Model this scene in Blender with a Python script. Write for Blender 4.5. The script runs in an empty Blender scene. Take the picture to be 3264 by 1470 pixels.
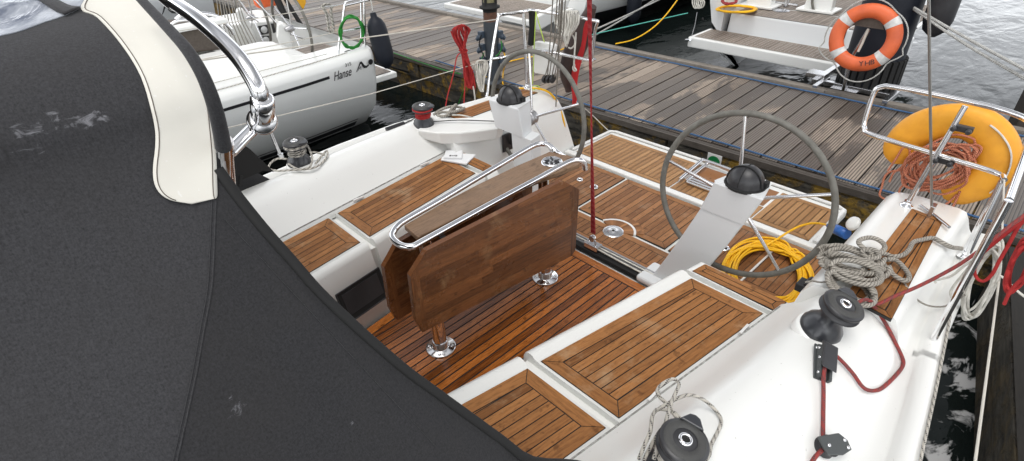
import bpy, math, random
from mathutils import Vector as V, Matrix as M
random.seed(7)
PI = math.pi
sc = bpy.context.scene
COL = sc.collection

# ------------------------------------------------------------------ camera
CAM = V((0.0, -1.875, 2.2))
FPX, CX, CY = 1750.0, 1632.0, 735.0
_y, _p, _r = math.radians(47.75), math.radians(34.07), math.radians(-2.79)
cf = V((math.cos(_p)*math.cos(_y), math.cos(_p)*math.sin(_y), -math.sin(_p)))
cr = cf.cross(V((0, 0, 1))).normalized()
cu = cr.cross(cf)
cr, cu = math.cos(_r)*cr + math.sin(_r)*cu, -math.sin(_r)*cr + math.cos(_r)*cu
cam_d = bpy.data.cameras.new('camera')
cam = bpy.data.objects.new('camera', cam_d)
COL.objects.link(cam)
cam.matrix_world = M(((cr.x, cu.x, -cf.x, CAM.x), (cr.y, cu.y, -cf.y, CAM.y), (cr.z, cu.z, -cf.z, CAM.z), (0, 0, 0, 1)))
cam_d.sensor_width = 36
cam_d.lens = 36*FPX/3264
cam_d.clip_start = 0.05
cam_d.clip_end = 1500
sc.camera = cam


def ray(x, y):
    return cf*FPX + cr*(x-CX) - cu*(y-CY)


def U(x, y, z=None, Y=None, X=None):
    """survey: the point of the plane z=.., y=.. or x=.. seen at photo position (x, y)"""
    d = ray(x, y)
    if z is not None:
        t = (z-CAM.z)/d.z
    elif Y is not None:
        t = (Y-CAM.y)/d.y
    else:
        t = (X-CAM.x)/d.x
    return CAM + d*t


def UP(x, y, p0, n):
    d = ray(x, y)
    return CAM + d*((p0-CAM).dot(n)/d.dot(n))


# ------------------------------------------------------------------ mesh builder
def catmull(pts, sub=6, closed=False):
    pts = [V(p) for p in pts]
    n = len(pts)
    if n < 3:
        return pts
    out = []
    rng = range(n if closed else n-1)
    for i in rng:
        if closed:
            a, b, c, d = pts[(i-1) % n], pts[i], pts[(i+1) % n], pts[(i+2) % n]
        else:
            b, c = pts[i], pts[i+1]
            a = pts[i-1] if i > 0 else b*2-c
            d = pts[i+2] if i+2 < n else c*2-b
        for k in range(sub):
            t = k/sub
            out.append(0.5*((2*b) + (c-a)*t + (2*a-5*b+4*c-d)*t*t + (3*b-a-3*c+d)*t**3))
    if not closed:
        out.append(pts[-1])
    return out


class MB:
    def __init__(s):
        s.v, s.f, s.uv, s.sm, s.mi = [], [], [], [], []

    def add(s, vs, fs, smooth=False, uvs=None, mi=0):
        o = len(s.v)
        s.v += [tuple(p) for p in vs]
        for k, f in enumerate(fs):
            s.f.append([i+o for i in f])
            s.uv.append(uvs[k] if uvs else [(0, 0)]*len(f))
            s.sm.append(smooth)
            s.mi.append(mi)
        return s

    def box(s, c, size, R=None, mi=0):
        c = V(c)
        h = V(size)/2
        vs = []
        for dx in (-1, 1):
            for dy in (-1, 1):
                for dz in (-1, 1):
                    p = V((dx*h.x, dy*h.y, dz*h.z))
                    if R:
                        p = R @ p
                    vs.append(c+p)
        return s.add(vs, [(0, 1, 3, 2), (4, 6, 7, 5), (0, 4, 5, 1), (2, 3, 7, 6), (0, 2, 6, 4), (1, 5, 7, 3)], mi=mi)

    def hexa(s, a, b, mi=0):
        """solid between two equal polygons a and b"""
        n = len(a)
        fs = [tuple(range(n-1, -1, -1)), tuple(range(n, 2*n))]
        fs += [(i, (i+1) % n, n+(i+1) % n, n+i) for i in range(n)]
        return s.add(list(a)+list(b), fs, mi=mi)

    def prism(s, poly, d, mi=0):
        d = V(d)
        poly = [V(p) for p in poly]
        return s.hexa(poly, [p+d for p in poly], mi)

    def grid(s, rows, smooth=True, closed=False, mi=0, uv=True):
        nr, nc = len(rows), len(rows[0])
        vs = [p for r in rows for p in r]
        fs, us = [], []
        for i in range(nr-1):
            for j in range(nc if closed else nc-1):
                k = (j+1) % nc
                fs.append((i*nc+j, i*nc+k, (i+1)*nc+k, (i+1)*nc+j))
                us.append([(i, j), (i, j+1), (i+1, j+1), (i+1, j)])
        return s.add(vs, fs, smooth, us, mi)

    def loft(s, rings, smooth=True, caps=True, mi=0):
        s.grid(rings, smooth, True, mi)
        if caps:
            n = len(rings[0])
            s.add(rings[0], [tuple(range(n-1, -1, -1))], False, None, mi)
            s.add(rings[-1], [tuple(range(n))], False, None, mi)
        return s

    def tube(s, pts, r, n=8, closed=False, sub=0, caps=True, mi=0, flat=1.0, up=None):
        pts = [V(p) for p in pts]
        if sub:
            pts = catmull(pts, sub, closed)
        m = len(pts)
        tang = []
        for i in range(m):
            if closed:
                t = pts[(i+1) % m]-pts[(i-1) % m]
            else:
                t = pts[min(i+1, m-1)]-pts[max(i-1, 0)]
            tang.append(t.normalized() if t.length > 1e-9 else V((0, 0, 1)))
        a = V(up) if up else (V((0, 0, 1)) if abs(tang[0].z) < .9 else V((1, 0, 0)))
        u = (a-tang[0]*a.dot(tang[0])).normalized()
        rings, L, ls = [], 0, []
        for i in range(m):
            u = u-tang[i]*u.dot(tang[i])
            u = u.normalized() if u.length > 1e-6 else tang[i].orthogonal().normalized()
            w = tang[i].cross(u)
            rr = r(i/(m-1)) if callable(r) else r
            rings.append([pts[i]+(u*math.cos(q)*flat+w*math.sin(q))*rr for q in [2*PI*k/n for k in range(n)]])
            if i:
                L += (pts[i]-pts[i-1]).length
            ls.append(L)
        if closed:
            L += (pts[0]-pts[-1]).length
            rings.append(rings[0])
            ls.append(L)
        vs = [p for q in rings for p in q]
        fs, us = [], []
        for i in range(len(rings)-1):
            for j in range(n):
                k = (j+1) % n
                fs.append((i*n+j, i*n+k, (i+1)*n+k, (i+1)*n+j))
                us.append([(ls[i], j/n), (ls[i], (j+1)/n), (ls[i+1], (j+1)/n), (ls[i+1], j/n)])
        s.add(vs, fs, True, us, mi)
        if caps and not closed:
            s.add(rings[0], [tuple(range(n-1, -1, -1))], False, None, mi)
            s.add(rings[-1], [tuple(range(n))], False, None, mi)
        return s

    def lathe(s, prof, o, ax=(0, 0, 1), n=28, mi=0, smooth=True, caps=True):
        o, ax = V(o), V(ax).normalized()
        u = ax.orthogonal().normalized()
        w = ax.cross(u)
        rings = [[o+ax*h+(u*math.cos(2*PI*k/n)+w*math.sin(2*PI*k/n))*max(r, 1e-4) for k in range(n)] for r, h in prof]
        return s.loft(rings, smooth, caps, mi)

    def ball(s, c, r, n=16, sc=(1, 1, 1), mi=0):
        c = V(c)
        rings = []
        for i in range(n//2+1):
            a = -PI/2+PI*i/(n//2)
            rings.append([c+V((math.cos(a)*math.cos(2*PI*k/n)*sc[0], math.cos(a)*math.sin(2*PI*k/n)*sc[1], math.sin(a)*sc[2]))*r
                          if abs(math.cos(a)) > 1e-6 else c+V((1e-5*math.cos(2*PI*k/n), 1e-5*math.sin(2*PI*k/n), math.sin(a)*sc[2]*r)) for k in range(n)])
        return s.grid(rings, True, True, mi)

    def build(s, name, mat, parent=None, bevel=0, seg=2, solid=0):
        me = bpy.data.meshes.new(name)
        me.from_pydata(s.v, [], s.f)
        uvl = me.uv_layers.new(name='UVMap')
        flat = []
        for q in s.uv:
            for a in q:
                flat += [a[0], a[1]]
        uvl.data.foreach_set('uv', flat)
        me.polygons.foreach_set('use_smooth', s.sm)
        me.polygons.foreach_set('material_index', s.mi)
        for m_ in (mat if isinstance(mat, (list, tuple)) else [mat]):
            me.materials.append(m_)
        me.update()
        o = bpy.data.objects.new(name, me)
        COL.objects.link(o)
        if parent:
            o.parent = parent
        if solid:
            md = o.modifiers.new('solid', 'SOLIDIFY')
            md.thickness = solid
            md.offset = 0
        if bevel:
            md = o.modifiers.new('bevel', 'BEVEL')
            md.width = bevel
            md.segments = seg
            md.limit_method = 'ANGLE'
            md.angle_limit = math.radians(40)
            md.harden_normals = False
        return o


def tag(o, label=None, cat=None, group=None, kind=None):
    if label:
        o['label'] = label
    if cat:
        o['category'] = cat
    if group:
        o['group'] = group
    if kind:
        o['kind'] = kind
    return o


def thing(name, label, cat, loc=(0, 0, 0), group=None):
    o = bpy.data.objects.new(name, None)
    o.empty_display_size = .1
    COL.objects.link(o)
    return tag(o, label, cat, group)


def text_mesh(txt, size, shear=0):
    cu_ = bpy.data.curves.new('lettering', 'FONT')
    cu_.body = txt
    cu_.size = size
    cu_.shear = shear
    cu_.extrude = .0008
    ob = bpy.data.objects.new('lettering', cu_)
    COL.objects.link(ob)
    dg = bpy.context.evaluated_depsgraph_get()
    me = bpy.data.meshes.new_from_object(ob.evaluated_get(dg))
    bpy.data.objects.remove(ob)
    return me


def lettering(txt, size, o, ex, ey, mat, parent, shear=0, name='lettering', sx=1.0):
    me = text_mesh(txt, size, shear)
    o, ex, ey = V(o), V(ex).normalized(), V(ey)
    ey = (ey-ex*ey.dot(ex)).normalized()
    ez = ex.cross(ey)
    for v in me.vertices:
        c = v.co.copy()
        v.co = o+ex*c.x*sx+ey*c.y+ez*c.z
    me.materials.clear()
    me.materials.append(mat)
    ob = bpy.data.objects.new(name, me)
    COL.objects.link(ob)
    ob.parent = parent
    return ob


# ------------------------------------------------------------------ materials
class NT:
    def __init__(s, name):
        s.m = bpy.data.materials.new(name)
        s.m.use_nodes = True
        s.t = s.m.node_tree
        s.t.nodes.clear()
        s.out = s.t.nodes.new('ShaderNodeOutputMaterial')
        s.b = s.t.nodes.new('ShaderNodeBsdfPrincipled')
        s.t.links.new(s.b.outputs[0], s.out.inputs[0])

    def n(s, typ, ins=None, **kw):
        x = s.t.nodes.new('ShaderNode'+typ)
        for k, v in kw.items():
            setattr(x, k, v)
        for k, v in (ins or {}).items():
            s.set(x.inputs[k], v)
        return x

    def set(s, sock, v):
        if isinstance(v, bpy.types.NodeSocket):
            s.t.links.new(v, sock)
        elif isinstance(v, (tuple, list)) and len(v) == 3 and sock.type == 'RGBA':
            sock.default_value = (*v, 1)
        else:
            sock.default_value = v

    def P(s, **kw):
        for k, v in kw.items():
            s.set(s.b.inputs[k.replace('_', ' ')], v)

    def coord(s, kind='Object', scale=(1, 1, 1), rot=(0, 0, 0)):
        c = s.n('TexCoord')
        mp = s.n('Mapping', {'Vector': c.outputs[kind], 'Scale': scale, 'Rotation': rot})
        return mp.outputs[0]

    def noise(s, vec, scale=5, detail=4, rough=.55, dist=0):
        return s.n('TexNoise', {'Vector': vec, 'Scale': scale, 'Detail': detail, 'Roughness': rough, 'Distortion': dist}).outputs[0]

    def ramp(s, f, a, b, interp='LINEAR'):
        r = s.n('MapRange', {'Value': f, 'From Min': a, 'From Max': b, 'To Min': 0.0, 'To Max': 1.0})
        r.clamp = True
        if interp == 'S':
            r.interpolation_type = 'SMOOTHSTEP'
        return r.outputs[0]

    def mix(s, f, a, b, mode='MIX'):
        x = s.n('Mix', data_type='RGBA', blend_type=mode)
        s.set(x.inputs[0], f)
        s.set(x.inputs[6], a)
        s.set(x.inputs[7], b)
        return x.outputs[2]

    def math(s, op, a, b=0.0, c=0.0):
        x = s.n('Math', operation=op)
        s.set(x.inputs[0], a)
        s.set(x.inputs[1], b)
        s.set(x.inputs[2], c)
        return x.outputs[0]

    def bump(s, h, strength=.3, dist=.01, prev=None):
        x = s.n('Bump', {'Height': h, 'Strength': strength, 'Distance': dist})
        if prev:
            s.set(x.inputs['Normal'], prev)
        return x.outputs[0]


def simple(name, c, rough=.5, metal=0, c2=None, nscale=6, amt=(.35, .7), bump=0, bscale=60, coat=0, spec=None, rvar=0):
    t = NT(name)
    vec = t.coord()
    col = c
    if c2:
        col = t.mix(t.ramp(t.noise(vec, nscale, 5), amt[0], amt[1]), c, c2)
    t.P(Base_Color=col, Roughness=rough, Metallic=metal, Coat_Weight=coat, Coat_Roughness=.08)
    if rvar:
        nz = t.noise(vec, 14, 4)
        t.P(Roughness=t.math('MULTIPLY_ADD', nz, rvar, rough-rvar/2))
    if bump:
        t.P(Normal=t.bump(t.noise(vec, bscale, 4), bump, .004))
    if spec is not None:
        t.P(Specular_IOR_Level=spec)
    return t.m


def teak(name, dark, light, rough=.45, wet=0.0, grey=None, spec=.22, isl_w=.62):
    t = NT(name)
    uv = t.n('TexCoord').outputs['UV']
    ob = t.coord()
    isl = t.n('NewGeometry').outputs['Random Per Island']
    off = t.n('CombineXYZ', {'X': t.math('MULTIPLY', isl, 37.0), 'Y': t.math('MULTIPLY', isl, 91.0)}).outputs[0]
    av = t.n('VectorMath', operation='ADD')
    t.set(av.inputs[0], uv)
    t.set(av.inputs[1], off)
    mp = t.n('Mapping', {'Vector': av.outputs[0], 'Scale': (5, 110, 1)}).outputs[0]
    mp2 = t.n('Mapping', {'Vector': av.outputs[0], 'Scale': (45, 520, 1)}).outputs[0]
    g = t.noise(mp, 1, 6, .6, .6)
    g2 = t.noise(mp2, 1, 3, .6)
    mp3 = t.n('Mapping', {'Vector': av.outputs[0], 'Scale': (14, 75, 1)}).outputs[0]
    g3 = t.noise(mp3, 1, 5, .65, .3)
    f = t.math('ADD', t.math('MULTIPLY', isl, isl_w), t.math('MULTIPLY', t.ramp(g, .3, .72), .5))
    col = t.mix(f, dark, light)
    col = t.mix(t.math('MULTIPLY', t.ramp(g2, .55, .75), .5), col, tuple(c*.35 for c in dark))
    col = t.mix(t.math('MULTIPLY', t.ramp(g3, .5, .72), .6), col, tuple(c*.62 for c in dark))
    bl = t.noise(t.coord('Object', (1, 1, 2.2)), 17, 3, .55)
    col = t.mix(t.math('MULTIPLY', t.ramp(bl, .63, .72, 'S'), .55), col, tuple(c*.5 for c in dark))
    big = t.noise(ob, 3.2, 5, .6)
    col = t.mix(t.math('MULTIPLY', t.ramp(big, .5, .75, 'S'), .45), col, tuple(c*.5 for c in dark))
    if grey:
        col = t.mix(t.math('MULTIPLY', t.ramp(t.noise(ob, 6, 6, .65), .56, .74), .55), col, grey)
    t.P(Base_Color=col)
    r = t.math('MULTIPLY_ADD', t.ramp(big, .35, .65), -wet, rough)
    t.P(Roughness=r, Specular_IOR_Level=spec, Coat_Weight=.2 if spec > .38 else 0, Coat_Roughness=.12)
    h = t.math('ADD', g, t.math('MULTIPLY', g2, .7))
    t.P(Normal=t.bump(h, .25, .002))
    return t.m


def rope_mat(name, c, twist=0.0, fleck=None, c2=None, rough=.75):
    t = NT(name)
    uv = t.n('TexCoord').outputs['UV']
    sp = t.n('SeparateXYZ', {'Vector': uv})
    u, v = sp.outputs[0], sp.outputs[1]
    ob = t.coord()
    col = t.mix(t.ramp(t.noise(ob, 25, 4), .35, .7), c, c2 or tuple(x*.72 for x in c))
    if twist:
        ph = t.math('ADD', t.math('MULTIPLY', u, twist), t.math('MULTIPLY', v, 3.0))
        s_ = t.math('ABSOLUTE', t.math('SINE', t.math('MULTIPLY', ph, PI)))
        col = t.mix(t.ramp(s_, .0, .5), tuple(x*.38 for x in c), col)
        t.P(Normal=t.bump(s_, .9, .006))
    else:
        a = t.math('SINE', t.math('MULTIPLY', t.math('ADD', t.math('MULTIPLY', u, 160.), t.math('MULTIPLY', v, 6.)), 2*PI))
        b = t.math('SINE', t.math('MULTIPLY', t.math('SUBTRACT', t.math('MULTIPLY', u, 160.), t.math('MULTIPLY', v, 6.)), 2*PI))
        t.P(Normal=t.bump(t.math('MULTIPLY', a, b), .35, .002))
        if fleck:
            k = t.math('GREATER_THAN', t.math('SINE', t.math('MULTIPLY', t.math('ADD', t.math('MULTIPLY', u, 26.), t.math('MULTIPLY', v, 2.)), 2*PI)), .45)
            k2 = t.math('GREATER_THAN', t.math('SINE', t.math('MULTIPLY', t.math('SUBTRACT', t.math('MULTIPLY', u, 110.), t.math('MULTIPLY', v, 3.)), 2*PI)), -.2)
            col = t.mix(t.math('MULTIPLY', k, k2), col, fleck)
    t.P(Base_Color=col, Roughness=rough, Specular_IOR_Level=.3)
    return t.m


def gelcoat(name, c=(.765, .77, .745)):
    t = NT(name)
    ob = t.coord()
    n1 = t.noise(ob, 2.3, 6, .6)
    col = t.mix(t.math('MULTIPLY', t.ramp(n1, .45, .8), .2), c, tuple(x*.93 for x in c))
    sp = t.noise(ob, 70, 2, .5)
    col = t.mix(t.math('MULTIPLY', t.ramp(sp, .735, .76), .5), col, (.3, .29, .26))
    t.P(Base_Color=col, Roughness=.32, Coat_Weight=.25, Coat_Roughness=.15)
    return t.m


MT = {}
MT['gel'] = gelcoat('white_gelcoat')
MT['gelgrey'] = gelcoat('grey_white_gelcoat', (.64, .655, .66))
MT['hullgrey'] = gelcoat('neighbour_hull_white', (.76, .77, .75))
MT['nonskid'] = simple('nonskid_white', (.74, .74, .72), .6, c2=(.68, .68, .66), bump=.25, bscale=350)
MT['chrome'] = simple('polished_steel', (.82, .82, .83), .1, 1, rvar=.08)
MT['steel'] = simple('satin_steel', (.62, .62, .63), .25, 1, rvar=.15)
MT['alloy'] = simple('grey_alloy', (.45, .45, .46), .4, .9, rvar=.15)
MT['black'] = simple('black_plastic', (.018, .018, .02), .38, c2=(.035, .035, .038), bump=.05, bscale=200)
MT['winch'] = simple('black_winch_metal', (.022, .024, .028), .33, c2=(.04, .042, .048), coat=.2, bump=.03)
MT['winchtop'] = simple('dark_grey_grip', (.05, .05, .048), .6, bump=.4, bscale=160)
MT['matblack'] = simple('matt_black', (.008, .008, .008), .8)
MT['leather'] = simple('grey_leather', (.115, .11, .095), .62, c2=(.17, .165, .145), nscale=20, bump=.35, bscale=220)
MT['teak'] = teak('teak_bench', (.13, .05, .016), (.40, .178, .06), .42, .12, grey=(.46, .33, .2))
MT['teakwet'] = teak('teak_sole_wet', (.07, .018, .005), (.50, .165, .034), .17, .14, spec=.55)
MT['teakhelm'] = teak('teak_helm', (.145, .06, .023), (.385, .18, .072), .45, .1, grey=(.40, .27, .17))
MT['teakplat'] = teak('teak_platform', (.25, .125, .05), (.45, .25, .11), .5, .05)
MT['teakold'] = teak('teak_table', (.055, .02, .008), (.285, .108, .036), .34, .12, grey=(.33, .2, .10), spec=.45, isl_w=.45)
MT['teaktop'] = teak('teak_table_top', (.11, .06, .033), (.24, .15, .088), .4, .12, grey=(.26, .19, .13), spec=.35)
MT['teakgrey'] = teak('teak_weathered', (.2, .165, .14), (.36, .315, .275), .6)
MT['caulk'] = simple('black_caulking', (.012, .011, .01), .6)
MT['white'] = simple('white_paint', (.75, .75, .73), .4, c2=(.66, .66, .64))
MT['yellowbuoy'] = simple('orange_yellow_foam', (.84, .38, .025), .55, c2=(.62, .25, .02), nscale=7, amt=(.4, .85), bump=.3, bscale=45)
MT['orange'] = simple('orange_lifebuoy', (.66, .125, .036), .5, c2=(.44, .08, .028), nscale=7, amt=(.4, .85), bump=.12, bscale=40)
MT['reflective'] = simple('silver_tape', (.62, .62, .6), .5, c2=(.45, .45, .44), nscale=30)
MT['navy'] = simple('navy_fender', (.011, .013, .019), .5, c2=(.017, .02, .028), bump=.08, bscale=90, spec=.22)
MT['post'] = simple('slate_post_paint', (.03, .037, .046), .5, c2=(.045, .05, .056), nscale=12, bump=.08)
MT['rust'] = simple('rusty_band', (.13, .055, .03), .7, c2=(.07, .035, .022), nscale=30, bump=.2)
MT['bluegrey'] = simple('blue_grey_socket', (.04, .062, .09), .45, c2=(.03, .04, .055))
MT['lamp'] = simple('lamp_glass', (.22, .2, .1), .12, c2=(.14, .13, .08), coat=.5)
MT['blueplug'] = simple('blue_plug', (.02, .12, .42), .4, c2=(.015, .09, .33))
MT['paper'] = simple('white_paper', (.76, .77, .78), .6, c2=(.72, .73, .74))
MT['green'] = simple('sign_green', (.012, .2, .06), .4, c2=(.01, .17, .05))
MT['ink'] = simple('black_ink', (.012, .012, .014), .5)
MT['redflag'] = simple('red_flag_cloth', (.5, .018, .02), .8, c2=(.38, .012, .015), bump=.3)
MT['darkflag'] = simple('dark_brown_pole', (.035, .022, .02), .6, c2=(.06, .035, .03), nscale=14)
MT['yellowflag'] = simple('yellow_flag_cloth', (.8, .42, .02), .8, c2=(.7, .34, .015))
MT['orangebag'] = simple('orange_bag_cloth', (.75, .14, .035), .75, c2=(.6, .1, .025), bump=.3, bscale=40)
MT['tan'] = simple('brown_canvas', (.105, .086, .07), .85, c2=(.135, .112, .094), nscale=40, bump=.3, bscale=200)
MT['r_grey'] = rope_mat('grey_three_strand_rope', (.42, .39, .34), twist=62)
MT['r_white'] = rope_mat('white_braid_rope', (.66, .64, .58))
MT['r_whitetw'] = rope_mat('white_laid_rope', (.6, .6, .57), twist=40)
MT['r_red'] = rope_mat('red_braid_rope', (.42, .03, .028), c2=(.3, .02, .022))
MT['r_darkred'] = rope_mat('dark_red_tackle_rope', (.3, .014, .018), c2=(.2, .012, .015), fleck=(.38, .1, .1))
MT['r_redbrown'] = rope_mat('faded_red_sheet', (.3, .045, .04), c2=(.2, .05, .048), fleck=(.12, .06, .06))
MT['r_fleck'] = rope_mat('flecked_sheet', (.56, .53, .47), fleck=(.015, .015, .02))
MT['r_orange'] = rope_mat('faded_orange_line', (.80, .30, .18), twist=90, c2=(.66, .23, .13))
MT['r_yellow'] = rope_mat('yellow_cable', (.92, .52, .012), c2=(.85, .45, .01), rough=.45)
MT['r_blue'] = rope_mat('blue_polypropylene_line', (.06, .14, .3), twist=70, c2=(.10, .2, .36))
MT['r_green'] = rope_mat('green_hose', (.02, .24, .03), c2=(.015, .17, .022), rough=.4)
MT['r_black'] = rope_mat('black_line', (.014, .014, .016))
MT['r_turq'] = rope_mat('turquoise_line', (.12, .5, .42))
MT['r_lime'] = rope_mat('lime_line', (.55, .75, .12))
MT['wire'] = simple('steel_wire', (.36, .35, .33), .4, .8)
MT['shroud'] = simple('covered_lifeline', (.6, .57, .5), .5, c2=(.5, .47, .42))


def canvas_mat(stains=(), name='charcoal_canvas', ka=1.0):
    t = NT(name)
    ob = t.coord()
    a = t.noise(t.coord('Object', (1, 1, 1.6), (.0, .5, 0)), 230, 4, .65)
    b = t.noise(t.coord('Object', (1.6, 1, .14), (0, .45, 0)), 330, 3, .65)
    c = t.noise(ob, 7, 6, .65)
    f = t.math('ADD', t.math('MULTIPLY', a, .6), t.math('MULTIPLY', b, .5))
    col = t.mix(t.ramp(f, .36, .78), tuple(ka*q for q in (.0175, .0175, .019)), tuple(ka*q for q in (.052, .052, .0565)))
    col = t.mix(t.math('MULTIPLY', t.ramp(c, .45, .75), .35), col, (.028, .026, .025))
    st = t.noise(t.coord('Object', (1, 1, 1.6)), 13, 7, .74)
    st2 = t.noise(ob, 2.3, 2)
    sn = t.noise(t.coord('Object', (1, 1, 2.2)), 38, 6, .7, .8)
    for (p, ra, dark) in stains:
        d = t.n('VectorMath', operation='DISTANCE')
        t.set(d.inputs[0], ob)
        d.inputs[1].default_value = p
        k = t.math('MULTIPLY_ADD', t.math('DIVIDE', d.outputs['Value'], ra), -.2, .17)
        mk = t.ramp(t.math('ADD', sn, k), .58, .72)
        mk = t.math('MULTIPLY', mk, t.ramp(d.outputs['Value'], ra*1.3, ra*.7))
        col = t.mix(t.math('MULTIPLY', mk, .75), col, (.006, .006, .007) if dark else (.2, .2, .215))
    t.P(Base_Color=col, Roughness=.82, Specular_IOR_Level=.25, Sheen_Weight=.12)
    wr = t.noise(ob, 3, 2, .5)
    nn = t.bump(wr, .12, .02)
    t.P(Normal=t.bump(f, .3, .0012, nn))
    return t.m




def band_mat():
    t = NT('cream_vinyl')
    ob = t.coord()
    n = t.noise(ob, 5, 5)
    d = t.noise(ob, 120, 2)
    col = t.mix(t.ramp(n, .4, .75), (.72, .70, .63), (.62, .6, .54))
    col = t.mix(t.math('MULTIPLY', t.ramp(d, .68, .72), .35), col, (.8, .8, .8))
    t.P(Base_Color=col, Roughness=.5, Specular_IOR_Level=.4, Normal=t.bump(t.noise(ob, 9, 4), .25, .006))
    return t.m


MT['band'] = band_mat()


def vinyl_mat():
    t = NT('clear_vinyl_window')
    ob = t.coord()
    n = t.noise(ob, 9, 4, .6, 1.2)
    col = t.mix(t.ramp(n, .42, .62), (.5, .53, .58), (.12, .14, .19))  # bluish blotches are reflections painted into the vinyl's colour
    t.P(Base_Color=col, Roughness=.12, Coat_Weight=.6, Normal=t.bump(n, .5, .02))
    return t.m


MT['vinyl'] = vinyl_mat()


def dock_mat():
    t = NT('weathered_dock_planks')
    uv = t.n('TexCoord').outputs['UV']
    ob = t.coord()
    isl = t.n('NewGeometry').outputs['Random Per Island']
    sp = t.n('SeparateXYZ', {'Vector': uv})
    off = t.n('CombineXYZ', {'X': t.math('MULTIPLY', isl, 37.0), 'Y': t.math('MULTIPLY', isl, 91.0)}).outputs[0]
    av = t.n('VectorMath', operation='ADD')
    t.set(av.inputs[0], uv)
    t.set(av.inputs[1], off)
    g = t.noise(t.n('Mapping', {'Vector': av.outputs[0], 'Scale': (3, 70, 1)}).outputs[0], 1, 6, .65, .5)
    g3 = t.noise(t.n('Mapping', {'Vector': av.outputs[0], 'Scale': (1.1, 5, 1)}).outputs[0], 1, 4, .65, .5)
    col = t.mix(t.math('ADD', t.math('MULTIPLY', isl, .6), t.math('MULTIPLY', g, .55)), (.135, .104, .082), (.50, .415, .335))
    # grooves of the anti-slip profile, worn away on some stretches
    gr = t.math('ABSOLUTE', t.math('SINE', t.math('MULTIPLY', sp.outputs[1], PI/.0215)))
    worn = t.ramp(t.noise(t.coord('Object', (.35, .35, 1)), 1.1, 4, .6), .30, .5)
    gx = t.n('SeparateXYZ', {'Vector': t.n('TexCoord').outputs['Object']})
    side = t.ramp(gx.outputs[1], 3.6, 1.2)
    gd = t.math('MULTIPLY', t.ramp(gr, .8, .25), t.math('MULTIPLY', t.math('MAXIMUM', side, t.math('MULTIPLY', worn, .35)), .8))
    col = t.mix(gd, col, (.03, .025, .021))
    # rain still standing on part of the boards
    w1 = t.noise(t.coord('Object', (.75, 1.5, 1)), .95, 7, .62, .5)
    wl = t.math('MULTIPLY', t.ramp(t.math('ADD', w1, t.math('MULTIPLY', t.math('SUBTRACT', g3, .5), .32)), .445, .49), .85)
    pk = t.math('MULTIPLY', t.ramp(t.math('ADD', isl, t.math('MULTIPLY', g3, .3)), .93, 1.0), .75)
    wet = t.math('MAXIMUM', wl, pk)
    col = t.mix(wet, col, t.mix(.84, col, (.032, .024, .019)))
    dr = t.noise(ob, 26, 3, .6)
    col = t.mix(t.math('MULTIPLY', t.ramp(dr, .72, .74), .8), col, (.55, .55, .52))
    t.P(Base_Color=col, Roughness=t.math('MULTIPLY_ADD', wet, -.38, .72), Specular_IOR_Level=.4)
    h = t.math('ADD', t.math('MULTIPLY', gd, -1.2), t.math('MULTIPLY', g, .6))
    t.P(Normal=t.bump(h, .7, .004))
    return t.m


MT['dock'] = dock_mat()


def fascia_mat(name='lichened_dock_side', am=.85):
    t = NT(name)
    ob = t.coord()
    a = t.noise(ob, 2.6, 8, .68, .4)
    b = t.noise(ob, 9, 6, .66)
    c = t.noise(t.coord('Object', (1, 1, 5)), 5, 5, .6)
    col = t.mix(t.ramp(c, .35, .7), (.016, .014, .011), (.085, .076, .06))
    lich = t.math('MULTIPLY', t.ramp(a, .47, .55), t.ramp(b, .38, .52))
    col = t.mix(t.math('MULTIPLY', lich, am), col, t.mix(t.noise(ob, 20, 3), (.14, .085, .008), (.36, .21, .015)))
    t.P(Base_Color=col, Roughness=.85, Normal=t.bump(t.math('ADD', b, lich), .9, .02))
    return t.m


MT['fascia'] = fascia_mat()
MT['mossy'] = fascia_mat('mossy_pontoon_side', .14)
MT['beam'] = teak('dock_edge_beam', (.12, .105, .09), (.29, .26, .225), .7, 0, grey=(.34, .31, .27))
MT['wetplank'] = teak('pontoon_wet_planks', (.006, .005, .004), (.02, .017, .013), .6, .1)
MT['beamdark'] = teak('dock_edge_beam_wet', (.05, .042, .036), (.12, .105, .09), .55, .15, grey=(.17, .155, .14))


def water_mat():
    t = NT('harbour_water')
    g = t.n('TexCoord').outputs['Object']
    v1 = t.n('Mapping', {'Vector': g, 'Scale': (1.0, 2.0, 1), 'Rotation': (0, 0, .5)}).outputs[0]
    a = t.noise(v1, 1.3, 2, .5, .5)
    b = t.noise(v1, 4.5, 3, .5, .9)
    h = t.math('ADD', a, t.math('MULTIPLY', b, .2))
    sp = t.n('SeparateXYZ', {'Vector': g})
    # froth along the finger pontoon, sky reflections painted into the same white patches
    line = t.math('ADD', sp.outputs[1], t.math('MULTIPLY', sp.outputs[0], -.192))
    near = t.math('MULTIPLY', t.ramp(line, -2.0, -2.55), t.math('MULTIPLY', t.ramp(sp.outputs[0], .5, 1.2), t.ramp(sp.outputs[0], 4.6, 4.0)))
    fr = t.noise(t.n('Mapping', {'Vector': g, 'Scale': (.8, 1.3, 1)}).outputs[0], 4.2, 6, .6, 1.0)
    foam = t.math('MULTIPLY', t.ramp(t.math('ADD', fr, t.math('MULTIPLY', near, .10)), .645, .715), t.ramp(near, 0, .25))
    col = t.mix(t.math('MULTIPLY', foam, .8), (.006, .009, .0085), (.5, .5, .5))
    t.P(Base_Color=col, Roughness=t.math('MULTIPLY_ADD', foam, .6, .02), IOR=1.33, Specular_IOR_Level=.5, Normal=t.bump(h, .12, .16))
    return t.m


MT['water'] = water_mat()


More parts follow.
